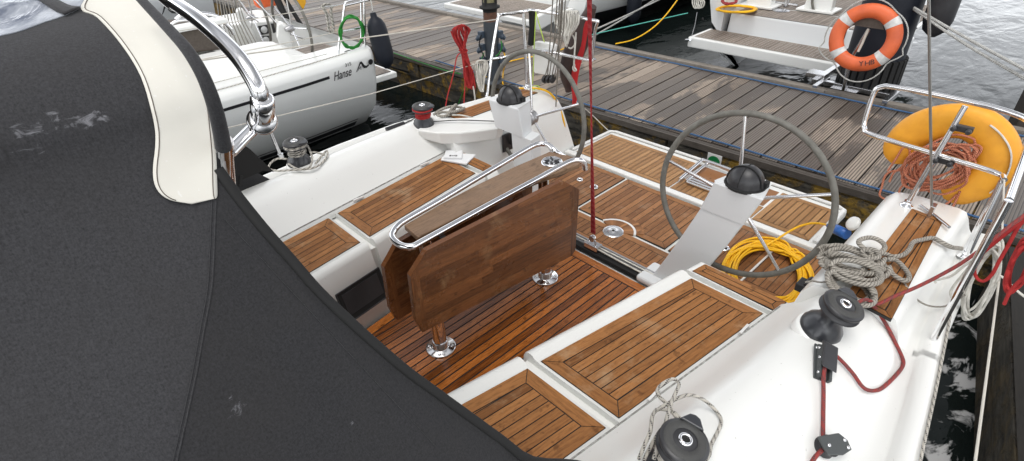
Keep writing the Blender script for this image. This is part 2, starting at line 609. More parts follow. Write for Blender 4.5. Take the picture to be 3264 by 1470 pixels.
# ------------------------------------------------------------------ planked panels
def clip(poly, nrm, d):
    out = []
    for i in range(len(poly)):
        a, b = poly[i], poly[(i+1) % len(poly)]
        da, db = a[0]*nrm[0]+a[1]*nrm[1]-d, b[0]*nrm[0]+b[1]*nrm[1]-d
        if da <= 0:
            out.append(a)
        if (da < 0 < db) or (db < 0 < da):
            t = da/(da-db)
            out.append((a[0]+(b[0]-a[0])*t, a[1]+(b[1]-a[1])*t))
    return out


def inset(poly, ws):
    n = len(poly)
    res = []
    lines = []
    for i in range(n):
        a, b = poly[i], poly[(i+1) % n]
        dx, dy = b[0]-a[0], b[1]-a[1]
        L = math.hypot(dx, dy)
        nx, ny = -dy/L, dx/L
        w = ws[i] if isinstance(ws, (list, tuple)) else ws
        lines.append(((a[0]+nx*w, a[1]+ny*w), (dx/L, dy/L)))
    for i in range(n):
        (p, d), (q, e) = lines[i-1], lines[i]
        den = d[0]*e[1]-d[1]*e[0]
        t = ((q[0]-p[0])*e[1]-(q[1]-p[1])*e[0])/den
        res.append((p[0]+d[0]*t, p[1]+d[1]*t))
    return res


def ccw(poly):
    a = sum(poly[i][0]*poly[(i+1) % len(poly)][1]-poly[(i+1) % len(poly)][0]*poly[i][1] for i in range(len(poly)))
    return list(poly) if a > 0 else list(reversed(poly))


def planks(mb, poly, z, pw, frame=.055, gap=.0045, dirv=(1, 0), zf=None, butt=0):
    """convex teak panel: black bed, mitred frame and laid strips, each strip an island"""
    poly = ccw([(p[0], p[1]) for p in poly])
    zz = (lambda x, y: z) if zf is None else zf
    P3 = lambda p, h: V((p[0], p[1], zz(p[0], p[1])+h))
    n = len(poly)
    top = [P3(p, .001) for p in poly]
    bot = [P3(p, -.012) for p in poly]
    mb.hexa(bot, top, mi=1)
    inner = poly
    if frame:
        o2, i2 = inset(poly, .0015), inset(poly, frame)
        inner = inset(poly, frame+gap)
        for i in range(n):
            a, b, c, d = o2[i], o2[(i+1) % n], i2[(i+1) % n], i2[i]
            L = math.hypot(b[0]-a[0], b[1]-a[1])
            k = gap*.5
            ex, ey = (b[0]-a[0])/L*k, (b[1]-a[1])/L*k
            q = [(a[0]+ex, a[1]+ey), (b[0]-ex, b[1]-ey), (c[0]-ex, c[1]-ey), (d[0]+ex, d[1]+ey)]
            mb.add([P3(p, .004) for p in q], [(0, 1, 2, 3)], False, [[(0, 0), (L, 0), (L-frame, frame), (frame, frame)]])
    L = math.hypot(*dirv)
    dx, dy = dirv[0]/L, dirv[1]/L
    nx, ny = -dy, dx
    ts = [p[0]*nx+p[1]*ny for p in inner]
    t0, t1 = min(ts), max(ts)
    cnt = max(1, round((t1-t0)/pw))
    w = (t1-t0)/cnt
    for k in range(cnt):
        a, b = t0+k*w+gap/2, t0+(k+1)*w-gap/2
        q = clip(clip(inner, (nx, ny), b), (-nx, -ny), -a)
        if len(q) < 3:
            continue
        cuts = [None]
        if butt:
            us = [p[0]*dx+p[1]*dy for p in q]
            u0, u1 = min(us), max(us)
            c = u0+random.uniform(-butt, 0)
            cuts = []
            while c < u1:
                cuts.append((c, c+butt))
                c += butt*random.uniform(.75, 1.25)
                cuts[-1] = (cuts[-1][0], c)
        for cc in cuts:
            qq = q if cc is None else clip(clip(q, (dx, dy), cc[1]-.0008), (-dx, -dy), -cc[0]-.0008)
            if len(qq) < 3:
                continue
            mb.add([P3(p, .004) for p in qq], [tuple(range(len(qq)))], False, [[(p[0]*dx+p[1]*dy, p[0]*nx+p[1]*ny) for p in qq]])
    return mb
# ================================================================== OUR YACHT
yacht = thing('sailing_yacht', 'white sailing yacht with teak cockpit, twin grey wheels and dark sprayhood in the foreground', 'sailing yacht')
Y_ = yacht


def lerp_tab(t, x):
    if x <= t[0][0]:
        a, b = t[0], t[1]
    elif x >= t[-1][0]:
        a, b = t[-2], t[-1]
    else:
        for a, b in zip(t, t[1:]):
            if a[0] <= x <= b[0]:
                break
    return a[1]+(b[1]-a[1])*(x-a[0])/(b[0]-a[0])


SEAT_OUT = {1: [(1.19, 1.065), (2.14, 1.19)], -1: [(1.06, 1.122), (2.0, 1.248)]}
SEAT_IN = {1: [(1.238, .687), (2.194, .822)], -1: [(1.163, .711), (2.084, .874)]}
TOE = {1: [(-3.0, 1.55), (.95, 1.73), (1.6, 1.79), (2.1, 1.80), (2.9, 1.69), (3.4, 1.58)],
       -1: [(-3.0, 1.85), (.9, 1.99), (1.64, 2.0), (2.5, 1.885), (3.1, 1.80), (3.4, 1.74)]}
yo = lambda s, x: lerp_tab(SEAT_OUT[s], x)
ti = lambda s, x: lerp_tab(SEAT_IN[s], x)
yt = lambda s, x: lerp_tab(TOE[s], x)
sole_w = lambda x: lerp_tab([(1.05, .45), (2.2, .60)], x)


def prof_a(s, x):
    o, t = yo(s, x), yt(s, x)
    k = min(1, (t-.1-o-.06)/.60)
    p = [(o+.012, .36), (o+.014, .395), (o+.03, .408)]
    for dy, z in ((.07, .432), (.13, .485), (.19, .55), (.235, .59), (.29, .608), (.36, .608), (.44, .588), (.52, .548), (.575, .508), (.61, .48)):
        p.append((o+dy*k, z))
    p += [(t-.10, .468), (t-.085, .472), (t-.075, .494), (t-.03, .498), (t-.005, .485), (t, .44), (t-.01, .1), (t-.10, -.3), (t-.35, -.7)]
    return p


def prof_b(s, x):
    t = yt(s, x)
    if s < 0:
        p = [(1.22, -.03), (1.24, .02), (1.30, .2), (1.345, .43), (1.365, .54), (1.405, .595), (1.47, .611), (1.55, .613), (1.69, .611), (1.725, .6), (1.745, .56), (1.765, .50), (1.775, .482)]
        t = max(t, 1.88-.0*x) if x < 3.2 else t+.02
    else:
        p = [(1.085, -.03), (1.09, .02), (1.10, .22), (1.115, .42), (1.14, .485), (1.19, .535), (1.25, .552), (1.30, .556), (1.46, .554), (1.49, .545), (1.505, .52), (1.515, .49), (1.52, .478)]
    t = max(t, p[-1][0]+.11)
    p += [(t-.10, .468), (t-.085, .472), (t-.075, .494), (t-.03, .498), (t-.005, .485), (t, .44), (t-.01, .1), (t-.10, -.3), (t-.35, -.7)]
    return p


def height(s, x, y):
    p = (prof_b if x > 2.22 else prof_a)(s, x)
    a = abs(y)
    for (y0, z0), (y1, z1) in zip(p, p[1:]):
        if y0 <= a <= y1 and y1 > y0+1e-6 and z0 > .3:
            return z0+(z1-z0)*(a-y0)/(y1-y0)
    return .39 if a < p[3][0] else .47


def on_deck(sx, sy, h=0, s=-1):
    z = .55
    for _ in range(14):
        p = U(sx, sy, z)
        z = z*.4+(height(s, p.x, p.y)+h)*.6
    return U(sx, sy, z)


def loft_prof(mb, s, xs, prof, rake=None):
    rings = []
    for i, x in enumerate(xs):
        pr = prof(s, x)
        last = rake is not None and i == len(xs)-1
        rings.append([V((x+(rake*(.5-max(z, -.6)) if last else 0), s*y, z)) for y, z in pr])
    mb.grid(rings if s < 0 else [list(r) for r in rings])
    for r in (rings[0], rings[-1]):
        c = V((r[0].x, r[-1].y, r[-1].z))
        mb.add(r+[V((r[0].x, r[0].y, r[-1].z))], [tuple(range(len(r)+1))])
    return mb


for s in (-1, 1):
    mb = MB()
    loft_prof(mb, s, [-3, -2, -1, -.3, .3, .7, 1.0, 1.3, 1.6, 1.9, 2.1, 2.235], prof_a)
    mb.build('coaming', MT['gel'], Y_)
    mb = MB()
    loft_prof(mb, s, [2.2, 2.4, 2.7, 3.0, 3.2, 3.335], prof_b, .35)
    mb.build('quarter_coaming', MT['gel'], Y_)

# thin grey joint where the coaming meets the seat
MT['joint'] = simple('grey_joint', (.22, .215, .2), .5, c2=(.42, .42, .4), nscale=60, amt=(.45, .6))
for s in (-1, 1):
    m = MB()
    m.tube([(x, s*(yo(s, x)+.024), .405) for x in (-.2, .4, 1.0, 1.6, 2.2)], .0042, 6)
    m.build('seat_joint', MT['joint'], Y_)

# ---- cockpit well: floor plates, sole, transom
mb = MB()
mb.box((1.0, 0, -.06), (2.72, 2.3, .06))
mb.box((2.92, 0, -.056), (1.02, 2.22, .088))
mb.box((2.80, -1.18, -.052), (1.25, .20, .09))
mb.build('cockpit_floor', MT['gel'], Y_)
mb = MB()
mb.box((3.40, 0, -.36), (.08, 2.2, .6))
mb.box((3.395, 0, .004), (.06, 2.17, .03))
mb.build('transom', MT['gel'], Y_, .008)
mb = MB()
planks(mb, [(-.3, -.28), (2.325, -.60), (2.325, .60), (-.3, .28)], -.012, .047, frame=.06, gap=.008, dirv=(1, 0))
mb.build('cockpit_sole', [MT['teakwet'], MT['caulk']], Y_)
mb = MB()
mb.box((-.34, 0, .5), (.06, 1.8, 1.1))
mb.build('companionway_bulkhead', MT['gel'], Y_, .02)

# ---- benches
ZS = .395


def bench(s, x0, x1, cap_r=.02, recess=False):
    mb = MB()
    rings = []
    n = max(2, int((x1-x0)/.2)+1)
    for i in range(n):
        x = x0+(x1-x0)*i/(n-1)
        f, l, t, o = sole_w(x), ti(s, x)-.092, ti(s, x), yo(s, x)
        # a low half-round lip runs along the inner edge of the seat
        p = [(f, -.03), (l-.002, .33), (l+.003, .37), (l+.015, .396), (l+.034, .405), (l+.056, .402), (l+.07, .391), (t, .386), (o+.03, .386), (o+.03, -.03)]
        rings.append([V((x, s*y, z)) for y, z in p])
    mb.loft(rings, True, True)
    b = mb.build('bench', MT['gel'], Y_)
    m = MB()
    e = .012
    planks(m, [(x0+e, s*ti(s, x0+e)), (x1-e, s*ti(s, x1-e)), (x1-e, s*(yo(s, x1-e)-.004)), (x0+e, s*(yo(s, x0+e)-.004))], ZS-.008, .0415, frame=.06, dirv=(1, s*.14))
    m.build('seat_slats', [MT['teak'], MT['caulk']], b)
    if recess:
        k = MB()
        a = [(.835, .255), (1.135, .255), (1.135, .075), (.835, .075)]
        def fp(x, z, d):
            f, l = sole_w(x), ti(s, x)-.094
            y = f+(l-f)*(z+.03)/.36
            return V((x, s*(y-d), z))
        k.hexa([fp(x, z, .004) for x, z in a], [fp(x, z, -.05) for x, z in a])
        k.build('storage_recess', MT['matblack'], b, .004)
        k = MB()
        for (xa, za), (xb, zb) in zip(a, a[1:]+a[:1]):
            k.tube([fp(xa, za, .004), fp(xb, zb, .004)], .0045, 6)
        a2 = [(.865, .235), (1.11, .235), (1.11, .11), (.865, .11)]
        k.hexa([fp(x, z, .0065) for x, z in a2], [fp(x, z, 0) for x, z in a2])
        k.build('recess_frame', MT['black'], b)
    return b


for s in (-1, 1):
    bench(s, -.28, 1.128, recess=(s > 0))
    b = bench(s, 1.172, 2.135)
    # hinges on the outboard edge
    for x in (1.36, 1.95):
        h = MB()
        h.box((x, s*(yo(s, x)+.010), .402), (.075, .012, .012))
        h.build('hinge', MT['white'], b)
    # narrow fixed slat aft of the locker lid
    mb = MB()
    rings = []
    for x in (2.165, 2.275):
        t, o = ti(s, x), yo(s, x)
        rings.append([V((x, s*y, z)) for y, z in [(t-.12, -.03), (t-.10, .34), (t-.06, .392), (t-.02, .392), (o+.03, .386), (o+.03, -.03)]])
    mb.loft(rings)
    b = mb.build('bench_end', MT['gel'], Y_, .012)
    m = MB()
    planks(m, [(2.172, s*(ti(s, 2.172)-.035)), (2.27, s*(ti(s, 2.27)-.035)), (2.27, s*(yo(s, 2.27)+.02)), (2.172, s*(yo(s, 2.172)+.02))], ZS-.004, .05, frame=.03, dirv=(.1, 1))
    m.build('seat_slats', [MT['teak'], MT['caulk']], b)
    # groove floor between the lids
    for xa, xb in ((1.124, 1.176), (2.13, 2.17)):
        g = MB()
        g.box(((xa+xb)/2, s*(ti(s, xa)+yo(s, xa))/2+s*.02, .16), (xb-xa, yo(s, xa)-ti(s, xa)+.16, .38))
        g.build('drain_channel', MT['gel'], Y_)

# ---- moulded corner block at the aft end of the starboard coaming
def corner_block(s):
    if s > 0:
        q = [(1380, 393), (1468, 428), (1560, 425), (1585, 410), (1545, 388), (1462, 372)]
        top = [U(x, y, .60) for x, y in [(1400, 372), (1470, 366), (1550, 390), (1588, 408)]]
    mb = MB()
    pts = [(2.02, 1.33, .60), (2.12, 1.19, .585), (2.24, 1.10, .57), (2.50, .98, .555), (2.60, 1.0, .55), (2.62, 1.12, .55), (2.45, 1.25, .585), (2.2, 1.40, .605)]
    low = [(2.05, 1.32, .52), (2.13, 1.195, .485), (2.25, 1.115, .47), (2.49, 1.0, .455), (2.575, 1.015, .455), (2.60, 1.12, .46), (2.44, 1.25, .47), (2.2, 1.39, .5)]
    mb.hexa([V((x, s*y, z)) for x, y, z in low], [V((x, s*y, z)) for x, y, z in pts])
    return mb.build('coaming_corner', MT['gel'], Y_, .014, 3)


cb = corner_block(1)
m = MB()
m.tube([(2.18, 1.33, .612), (2.33, 1.22, .606), (2.48, 1.10, .585), (2.58, 1.04, .566)], .007, 6, sub=3, flat=.5)
m.build('black_trim', MT['black'], cb)

# ---- teak pads on the quarters
m = MB()
planks(m, [(2.20, -1.53), (3.13, -1.52), (3.11, -1.665), (2.17, -1.715)], .6125, .043, frame=.03, dirv=(1, 0))
m.build('quarter_pad', [MT['teak'], MT['caulk']], Y_)
m = MB()
planks(m, [(2.42, 1.29), (3.22, 1.26), (3.2, 1.42), (2.38, 1.475)], .556, .043, frame=.03, dirv=(1, 0))
m.build('quarter_pad', [MT['teak'], MT['caulk']], Y_)

# ---- helm floor and bathing platform
m = MB()
planks(m, [(2.455, -1.06), (2.705, -1.06), (2.705, 1.06), (2.455, 1.06)], -.004, .045, frame=.05)
m.build('helm_floor_strip', [MT['teakhelm'], MT['caulk']], Y_)
m = MB()
planks(m, [(2.735, -.375), (3.35, -.375), (3.35, .38), (2.735, .38)], -.004, .045, frame=.05)
hatch = m.build('lazarette_hatch', [MT['teakhelm'], MT['caulk']], Y_)
for a, b in ((.405, 1.05), (-1.235, -.40)):
    m = MB()
    planks(m, [(2.735, a), (3.35, a), (3.35, b), (2.735, b)], -.004, .045, frame=.05)
    pl = m.build('helm_floor_panel', [MT['teakhelm'], MT['caulk']], Y_)
m = MB()
m.box((2.98, -.90, .002), (.46, .012, .008))
m.build('hatch_seam', MT['white'], pl)


def arc_piece(mb, c, r0, r1, a0, a1, z0, z1, n=14, mi=0):
    A = [a0+(a1-a0)*i/n for i in range(n+1)]
    for i in range(n):
        q = [(r0, A[i]), (r1, A[i]), (r1, A[i+1]), (r0, A[i+1])]
        lo = [V((c[0]+r*math.cos(t), c[1]+r*math.sin(t), z0)) for r, t in q]
        hi = [V((p.x, p.y, z1)) for p in lo]
        mb.hexa(lo, hi, mi)


CD = (2.665, 0)
m = MB()
arc_piece(m, CD, .0, .142, -1.15, 1.15, -.01, .0035)
m.build('arc_infill', MT['teakhelm'], hatch)
m = MB()
arc_piece(m, CD, .142, .158, -1.15, 1.15, -.01, .005)
m.build('arc_trim', MT['white'], hatch)
m = MB()
for k in range(4):
    a = -1.05+k*.53
    arc_piece(m, CD, .162, .212, a+.008, a+.522, -.01, .0042, 5)
m.build('arc_surround', MT['teakhelm'], hatch)
m = MB()
m.lathe([(.001, .006), (.02, .006), (.022, .004), (.055, .004), (.07, .003), (.076, -.004)], CD+(.002,), n=36)
dr = m.build('deck_plate', MT['steel'], Y_)
m = MB()
m.lathe([(.001, .0105), (.009, .0105), (.009, .006)], CD+(0,), n=12)
m.build('plate_socket', MT['matblack'], dr)
# small flush latches
for sx, sy, r in ((1848, 573, .026), (1893, 596, .034), (2311, 792, .032), ):
    p = U(sx, sy, .003)
    m = MB()
    m.lathe([(r*.45, .0), (r*.55, .004), (r*.9, .006), (r, .0)], p, n=22, caps=False)
    o = m.build('flush_latch', MT['chrome'], Y_)
    m = MB()
    m.lathe([(.001, .002), (r*.5, .002), (r*.5, -.002)], p, n=14)
    m.build('latch_pull', MT['black'], o)

plat = MB()
plat.box((3.715, 0, -.03), (.60, 2.13, .058))
pf = plat.build('bathing_platform', MT['gel'], Y_, .01)
m = MB()
x0, x1, ya, yb = 3.452, 3.955, -1.02, 1.02
planks(m, [(x0, .06), (x1, .06), (x1, yb), (x0, yb)], -.002, .045, frame=.045)
planks(m, [(x0, ya), (x1, ya), (x1, -.62), (x0, -.62)], -.002, .045, frame=.045)
planks(m, [(x0, -.612), (3.66, -.612), (3.66, .052), (x0, .052)], -.002, .045, frame=.0)
m.build('platform_slats', [MT['teakplat'], MT['caulk']], pf)
m = MB()
m.box((3.81, -.28, -.0005), (.27, .64, .003))
m.build('ladder_recess', MT['teakhelm'], pf)
m = MB()
m.tube([(3.45, -1.06, .012), (3.985, -1.05, .012), (4.01, -1.0, .012), (4.02, 0, .012), (4.01, 1.0, .012), (3.985, 1.05, .012), (3.45, 1.06, .012)], .016, 8, flat=.7)
m.build('platform_edge', MT['white'], pf)
# swim ladder folded on the platform
lad = MB()
lad.tube([U(2166, 572, .03), U(2200, 543, .04), U(2236, 512, .05), U(2244, 511, .05), U(2290, 527, .05), U(2352, 550, .05)], .014, 8, sub=3)
lad.tube([U(2187, 578, .02), U(2222, 548, .03), U(2256, 521, .035), U(2264, 520, .035), U(2300, 534, .035), U(2352, 556, .035)], .013, 8, sub=3)
for k in range(4):
    lad.tube([U(2189+6*k, 580-6*k, .022), U(2275+6*k, 612-6*k, .022)], .011, 8)
lad.tube([U(2187, 578, .022), U(2215, 553, .03)], .011, 8)
lad.build('swim_ladder', MT['chrome'], Y_)

# ---- traveller
m = MB()
m.box((2.385, 0, .004), (.075, 1.30, .03))
tr = m.build('mainsheet_traveller', MT['matblack'], Y_, .004)
m = MB()
m.box((2.425, 0, .028), (.012, 1.28, .03))
m.box((2.398, 0, .022), (.02, 1.28, .012))
m.build('track', MT['alloy'], tr, .002)
m = MB()
m.tube([(2.41, .5, .04), (2.40, .1, .042), (2.405, -.3, .04), (2.41, -.55, .036)], .006, 6, sub=4)
m.tube([(2.375, .02, .05), (2.372, -.25, .042), (2.38, -.56, .03)], .006, 6, sub=4)
m.build('control_line', MT['r_white'], tr)
pm = V((2.375, -.045, .06))
m = MB()
m.box(pm+V((.01, 0, -.012)), (.06, .11, .035))
m.tube([pm+V((0, -.03, 0)), pm+V((0, -.022, .04)), pm+V((0, .022, .04)), pm+V((0, .03, 0))], .007, 8)
m.lathe([(.022, -.012), (.026, 0), (.022, .012)], pm+V((0, 0, .05)), (1, 0, 0), 14)
m.build('traveller_car', MT['steel'], tr, .004)

# ---- cockpit table
ZT = .77
tab = MB()


def ty(x, w0=.075, w1=.115):
    return w0+(w1-w0)*(x-1.05)/1.15


plankpoly = [U(x, y, ZT) for x, y in [(1287, 717), (1332, 756), (1440, 700), (1560, 640), (1700, 578), (1846, 522), (1854, 504), (1752, 482), (1640, 530), (1520, 588), (1400, 651)]]
tab.prism([(p.x, p.y, ZT-.03) for p in plankpoly], (0, 0, .028))
table = tab.build('cockpit_table', MT['teaktop'], Y_, .005)
me = table.data
uvl = me.uv_layers[0]
for p in me.polygons:
    for li in p.loop_indices:
        c = me.vertices[me.loops[li].vertex_index].co
        uvl.data[li].uv = (c.x, c.y+c.z)


def leaf(pix, p0, n, th, name='table_leaf'):
    mb = MB()
    n = V(n).normalized()
    P = [UP(x, y, V(p0), n) for x, y in pix]
    return P, n


A0, A1 = V((.95, -.135, 0)), V((2.0, -.235, 0))
dl = (A1-A0).normalized()
nl = V((dl.y, -dl.x, 0))


def slab(P, n, th, mat, parent, strip=.043):
    mb = MB()
    ex = dl
    P = [V(p) for p in P]
    c = sum(P, V())/len(P)
    # vertical teak staves glued edge to edge, end battens
    us = [(p-c).dot(ex) for p in P]
    poly = ccw([((p-c).dot(ex), p.z) for p in P])
    to3 = lambda q, h: c+ex*q[0]+V((0, 0, q[1]-c.z))+n*h
    mb.hexa([to3(p, 0) for p in poly], [to3(p, -th) for p in poly], mi=0)
    i2 = inset(poly, .001)
    z0, z1 = min(p[1] for p in i2), max(p[1] for p in i2)
    u0, u1 = min(p[0] for p in i2), max(p[0] for p in i2)
    ca, cb_ = u0+.055, u1-.055
    k = max(1, round((z1-z0)/strip))
    w = (z1-z0)/k
    def put(q, swap=False):
        if len(q) > 2:
            mb.add([to3(p, .0012) for p in q], [tuple(range(len(q)))], False, [[((p[1], p[0]) if swap else (p[0], p[1])) for p in q]])
    core = clip(clip(i2, (1, 0), cb_), (-1, 0), -ca)
    for j in range(k):
        row = clip(clip(core, (0, 1), z0+(j+1)*w-.0002), (0, -1), -(z0+j*w+.0002))
        u = u0-random.uniform(0, .3)
        while u < u1:
            e = u+random.uniform(.35, 1.0)
            put(clip(clip(row, (1, 0), e-.0002), (-1, 0), -u-.0002))
            u = e
    put(clip(i2, (1, 0), ca-.0004), True)
    put(clip(i2, (-1, 0), -cb_-.0004), True)
    o = mb.build('table_leaf', mat, parent)
    return o


pix = [(1360, 800), (1308, 882), (1325, 1022), (1347, 1060), (1822, 816), (1834, 796), (1847, 604), (1795, 577)]
P = [UP(x, y, A0, nl) for x, y in pix]
slab(P, nl if nl.y < 0 else -nl, .03, MT['teakold'], table)
P2 = [V((p.x, .10+.02*(p.x-.95), p.z-.075)) for p in P]
dl_keep = dl
dl = V((1, .02, 0)).normalized()
slab([V((p.x, p.y, p.z)) for p in P2], V((.02, -1, 0)).normalized(), .03, MT['teakold'], table)
dl = dl_keep
# tubular rail round the top
rl = MB()
zr = ZT+.005
near = [U(x, y, zr) for x, y in [(1250, 750), (1262, 771), (1285, 785), (1315, 786), (1345, 771), (1460, 708), (1575, 645), (1700, 578), (1790, 529), (1825, 513), (1848, 511)]]+[U(1862, 521, zr-.025), U(1866, 540, zr-.065)]
farp = [U(1800, 502, zr-.065), U(1772, 484, zr-.02)]+[U(x, y, zr) for x, y in [(1752, 465), (1735, 459), (1713, 460), (1680, 475), (1600, 522), (1500, 581), (1400, 640), (1300, 697), (1266, 722)]]
rl.tube(farp+near, .0165, 12, sub=5)
rail_o = rl.build('table_rail', MT['chrome'], table)
m = MB()
for x, y in ((1.2, -.10), (1.95, -.16), (1.2, .06), (1.95, .08)):
    m = MB()
    m.box((x, y, ZT-.05), (.03, .09, .025))
    m.build('leaf_bracket', MT['black'], table, .003)
m = MB()
pc = U(1759, 516, ZT)
m.lathe([(.001, .005), (.02, .006), (.045, .003), (.052, .008), (.058, .007), (.062, 0)], pc, n=30)
hl = m.build('bottle_ring', MT['chrome'], table)
m = MB()
for k in range(4):
    a = k*PI/2+.4
    m.tube([pc+V((.015*math.cos(a), .015*math.sin(a), .008)), pc+V((.04*math.cos(a+.5), .04*math.sin(a+.5), .01))], .005, 6)
m.build('ring_petal', MT['black'], hl)
for lx in (1.134, 1.968):
    m = MB()
    m.lathe([(.037, .0), (.037, .52), (.035, .74)], (lx, 0, .0), n=28)
    lg = m.build('table_leg', MT['chrome'], table)
    m = MB()
    m.lathe([(.082, -.006), (.082, .002), (.078, .005), (.048, .0065), (.043, .012), (.043, .05), (.04, .053)], (lx, 0, 0), n=36)
    fl = m.build('leg_flange', MT['chrome'], table)
    m = MB()
    for k in range(4):
        a = k*PI/2+math.radians(48-90)
        m = MB()
        m.lathe([(.001, .0085), (.0035, .0085), (.004, .0105), (.009, .010), (.0095, .005)], (lx+.064*math.cos(a), .064*math.sin(a), 0), n=12)
        m.build('flange_screw', MT['steel'], table)
m = MB()
m.tube([(1.134, .0, .26), (1.968, 0, .26)], .013, 10)
m.tube([(1.21, -.02, .26), (1.21, -.03, .215), (1.134, -.03, .20)], .006, 6)
m.build('leg_stretcher', MT['chrome'], table)

# ---- wheels and pedestals
def wheel(c, R, yaw, tilt, sp):
    c = V(c)
    n = V((math.cos(tilt)*math.cos(yaw), math.cos(tilt)*math.sin(yaw), math.sin(tilt)))
    a = V((0, 0, 1)).cross(n).normalized()
    b = n.cross(a)
    pos = lambda t, r: c+a*math.cos(t)*r+b*math.sin(t)*r
    m = MB()
    m.tube([pos(2*PI*k/72, R) for k in range(72)], .0165, 14, closed=True)
    w = m.build('steering_wheel', MT['leather'], Y_)
    m = MB()
    m.tube([pos(2*PI*k/90, R-.0155)+n*.002 for k in range(90)], .0022, 5, closed=True)
    m.build('rim_stitching', MT['tan'], w)
    for x, y in sp:
        d = UP(x, y, c, n)-c
        t = math.atan2(d.dot(b), d.dot(a))
        m = MB()
        m.tube([pos(t, .035)-n*.03, pos(t, R*.55)-n*.012, pos(t, R-.012)], lambda q: .0105-.002*q, 10)
        m.build('spoke', MT['chrome'], w)
    m = MB()
    m.lathe([(.02, -.16), (.022, -.08), (.05, -.075), (.055, -.06), (.045, -.05), (.05, -.04), (.05, -.015), (.03, .0), (.001, .004)], c, n, 24)
    m.build('hub', MT['alloy'], w)
    return w


wheel((2.625, -.836, .629), .46, .071, -.091, [(2375, 380), (2648, 620), (2482, 862), (2134, 514), (2200, 800)])
wheel((2.71, .796, .63), .46, .011, -.067, [(1687, 172), (1842, 333), (1760, 480), (1572, 330), (1640, 500)])


def pedestal(s):
    m = MB()
    # canted column: foot inboard, head outboard, thin front lip at the head
    def sec(z, dx=0, w=.245, d=.12):
        q = max(0, min(1, z/.78))
        yc = .60+(.305 if s < 0 else .20)*q**.9
        w = w if s < 0 else w*1.16
        if s > 0 and z < .615:
            yc, w = .60+.06*q, .20
        x = 2.40+dx+.02*q
        return [V((x, s*(yc-w/2), z)), V((x, s*(yc+w/2), z)), V((x+d, s*(yc+w*.36), z)), V((x+d, s*(yc-w*.36), z))]
    rings = [sec(-.01), sec(.2), sec(.42), sec(.62 if s < 0 else .614)]
    m.loft(rings if s > 0 else [list(reversed(r)) for r in rings], False)
    p = m.build('pedestal', MT['gelgrey'], Y_, .01, 3)
    m = MB()
    rings = [sec(.615, -.006, .25, .13), sec(.79 if s < 0 else .81, -.02, .262, .16)]
    for q in rings[1]:
        pass
    rings.append([v+V((.006, 0, .012)) for v in rings[1]])
    m.loft(rings if s > 0 else [list(reversed(r)) for r in rings], False)
    m.build('pedestal_head', MT['gelgrey'], p, .012, 3)
    m = MB()
    m.box((2.43, s*.575, .015), (.2, .30, .05))
    m.build('pedestal_foot', MT['gelgrey'], p, .02, 3)
    # compass with its black cover
    c = V((2.475, -.905, .802)) if s < 0 else V((2.475, .80, .825))
    m = MB()
    rg = []
    for k in range(9):
        a = k*PI/2/8
        rg.append([c+V((math.cos(t)*.084*math.cos(a), math.sin(t)*.09*math.cos(a), .012+.092*math.sin(a)))+V((0, 0, 0)) if k < 8 else c+V((1e-4*math.cos(t), 1e-4*math.sin(t), .104)) for t in [2*PI*j/28 for j in range(28)]])
    rg.insert(0, [c+V((math.cos(t)*.089, math.sin(t)*.096, -.012)) for t in [2*PI*j/28 for j in range(28)]])
    m.grid(rg, True, True)
    cp = m.build('compass_cover', MT['black'], p)
    m = MB()
    m.tube([c+V((-.02+.094*math.cos(a)*.0, .091*math.cos(a), .012+.093*math.sin(a))) for a in [PI*k/14 for k in range(15)]], .0035, 6)
    m.tube([c+V((.085*math.cos(a), 0, .012+.0935*math.sin(a))) for a in [PI*k/14 for k in range(15)]], .0022, 6)
    m.tube([c+V((math.cos(t)*.09, math.sin(t)*.097, .0)) for t in [2*PI*j/28 for j in range(28)]], .006, 6, closed=True)
    m.box(c+V((.03, -.09*1, .012)), (.035, .022, .04))
    m.build('cover_seam', MT['matblack'], cp)
    return p


pedestal(-1)
pedestal(1)
# engine control on the starboard helm wall
m = MB()
ke = U(1622, 452, Y=1.09)
ke = V((ke.x-2.66, 0, ke.z-.27))
m.box(V((2.66, 1.094, .27))+ke, (.13, .012, .15))
ec = m.build('engine_control', MT['black'], Y_, .01)
m = MB()
m.tube([ke+V(q) for q in ((2.67, 1.075, .25), (2.655, 1.045, .36), (2.64, 1.04, .42))], .012, 8)
m.build('throttle_lever', MT['black'], ec)
m = MB()
m.lathe([(.001, .004), (.006, .003), (.007, 0)], ke+V((2.69, 1.086, .26)), (0, -1, 0), 10)
m.build('stop_button', MT['orange'], ec)
m = MB()
ks = U(1606, 398, Y=1.10)
ks = V((ks.x-2.585, 0, ks.z-.42))
m.box(ks+V((2.585, 1.10, .42)), (.13, .012, .10))
sp_ = m.build('switch_panel', MT['black'], Y_, .008)
m = MB()
for k in range(3):
    m = MB()
    m.box(ks+V((2.55+.035*k, 1.092, .425)), (.018, .01, .03))
    m.build('panel_switch', MT['white'], sp_)
for cx_, cz_, r_ in ((2.98, .30, .045), (2.92, .13, .10)):
    m = MB()
    m.lathe([(.001, .006), (r_*.8, .006), (r_*.92, .004), (r_, 0)], (cx_, 1.106 if cz_ > .2 else 1.097, cz_), (0, -1, 0), 28)
    m.build('locker_lid', MT['gel'], Y_)

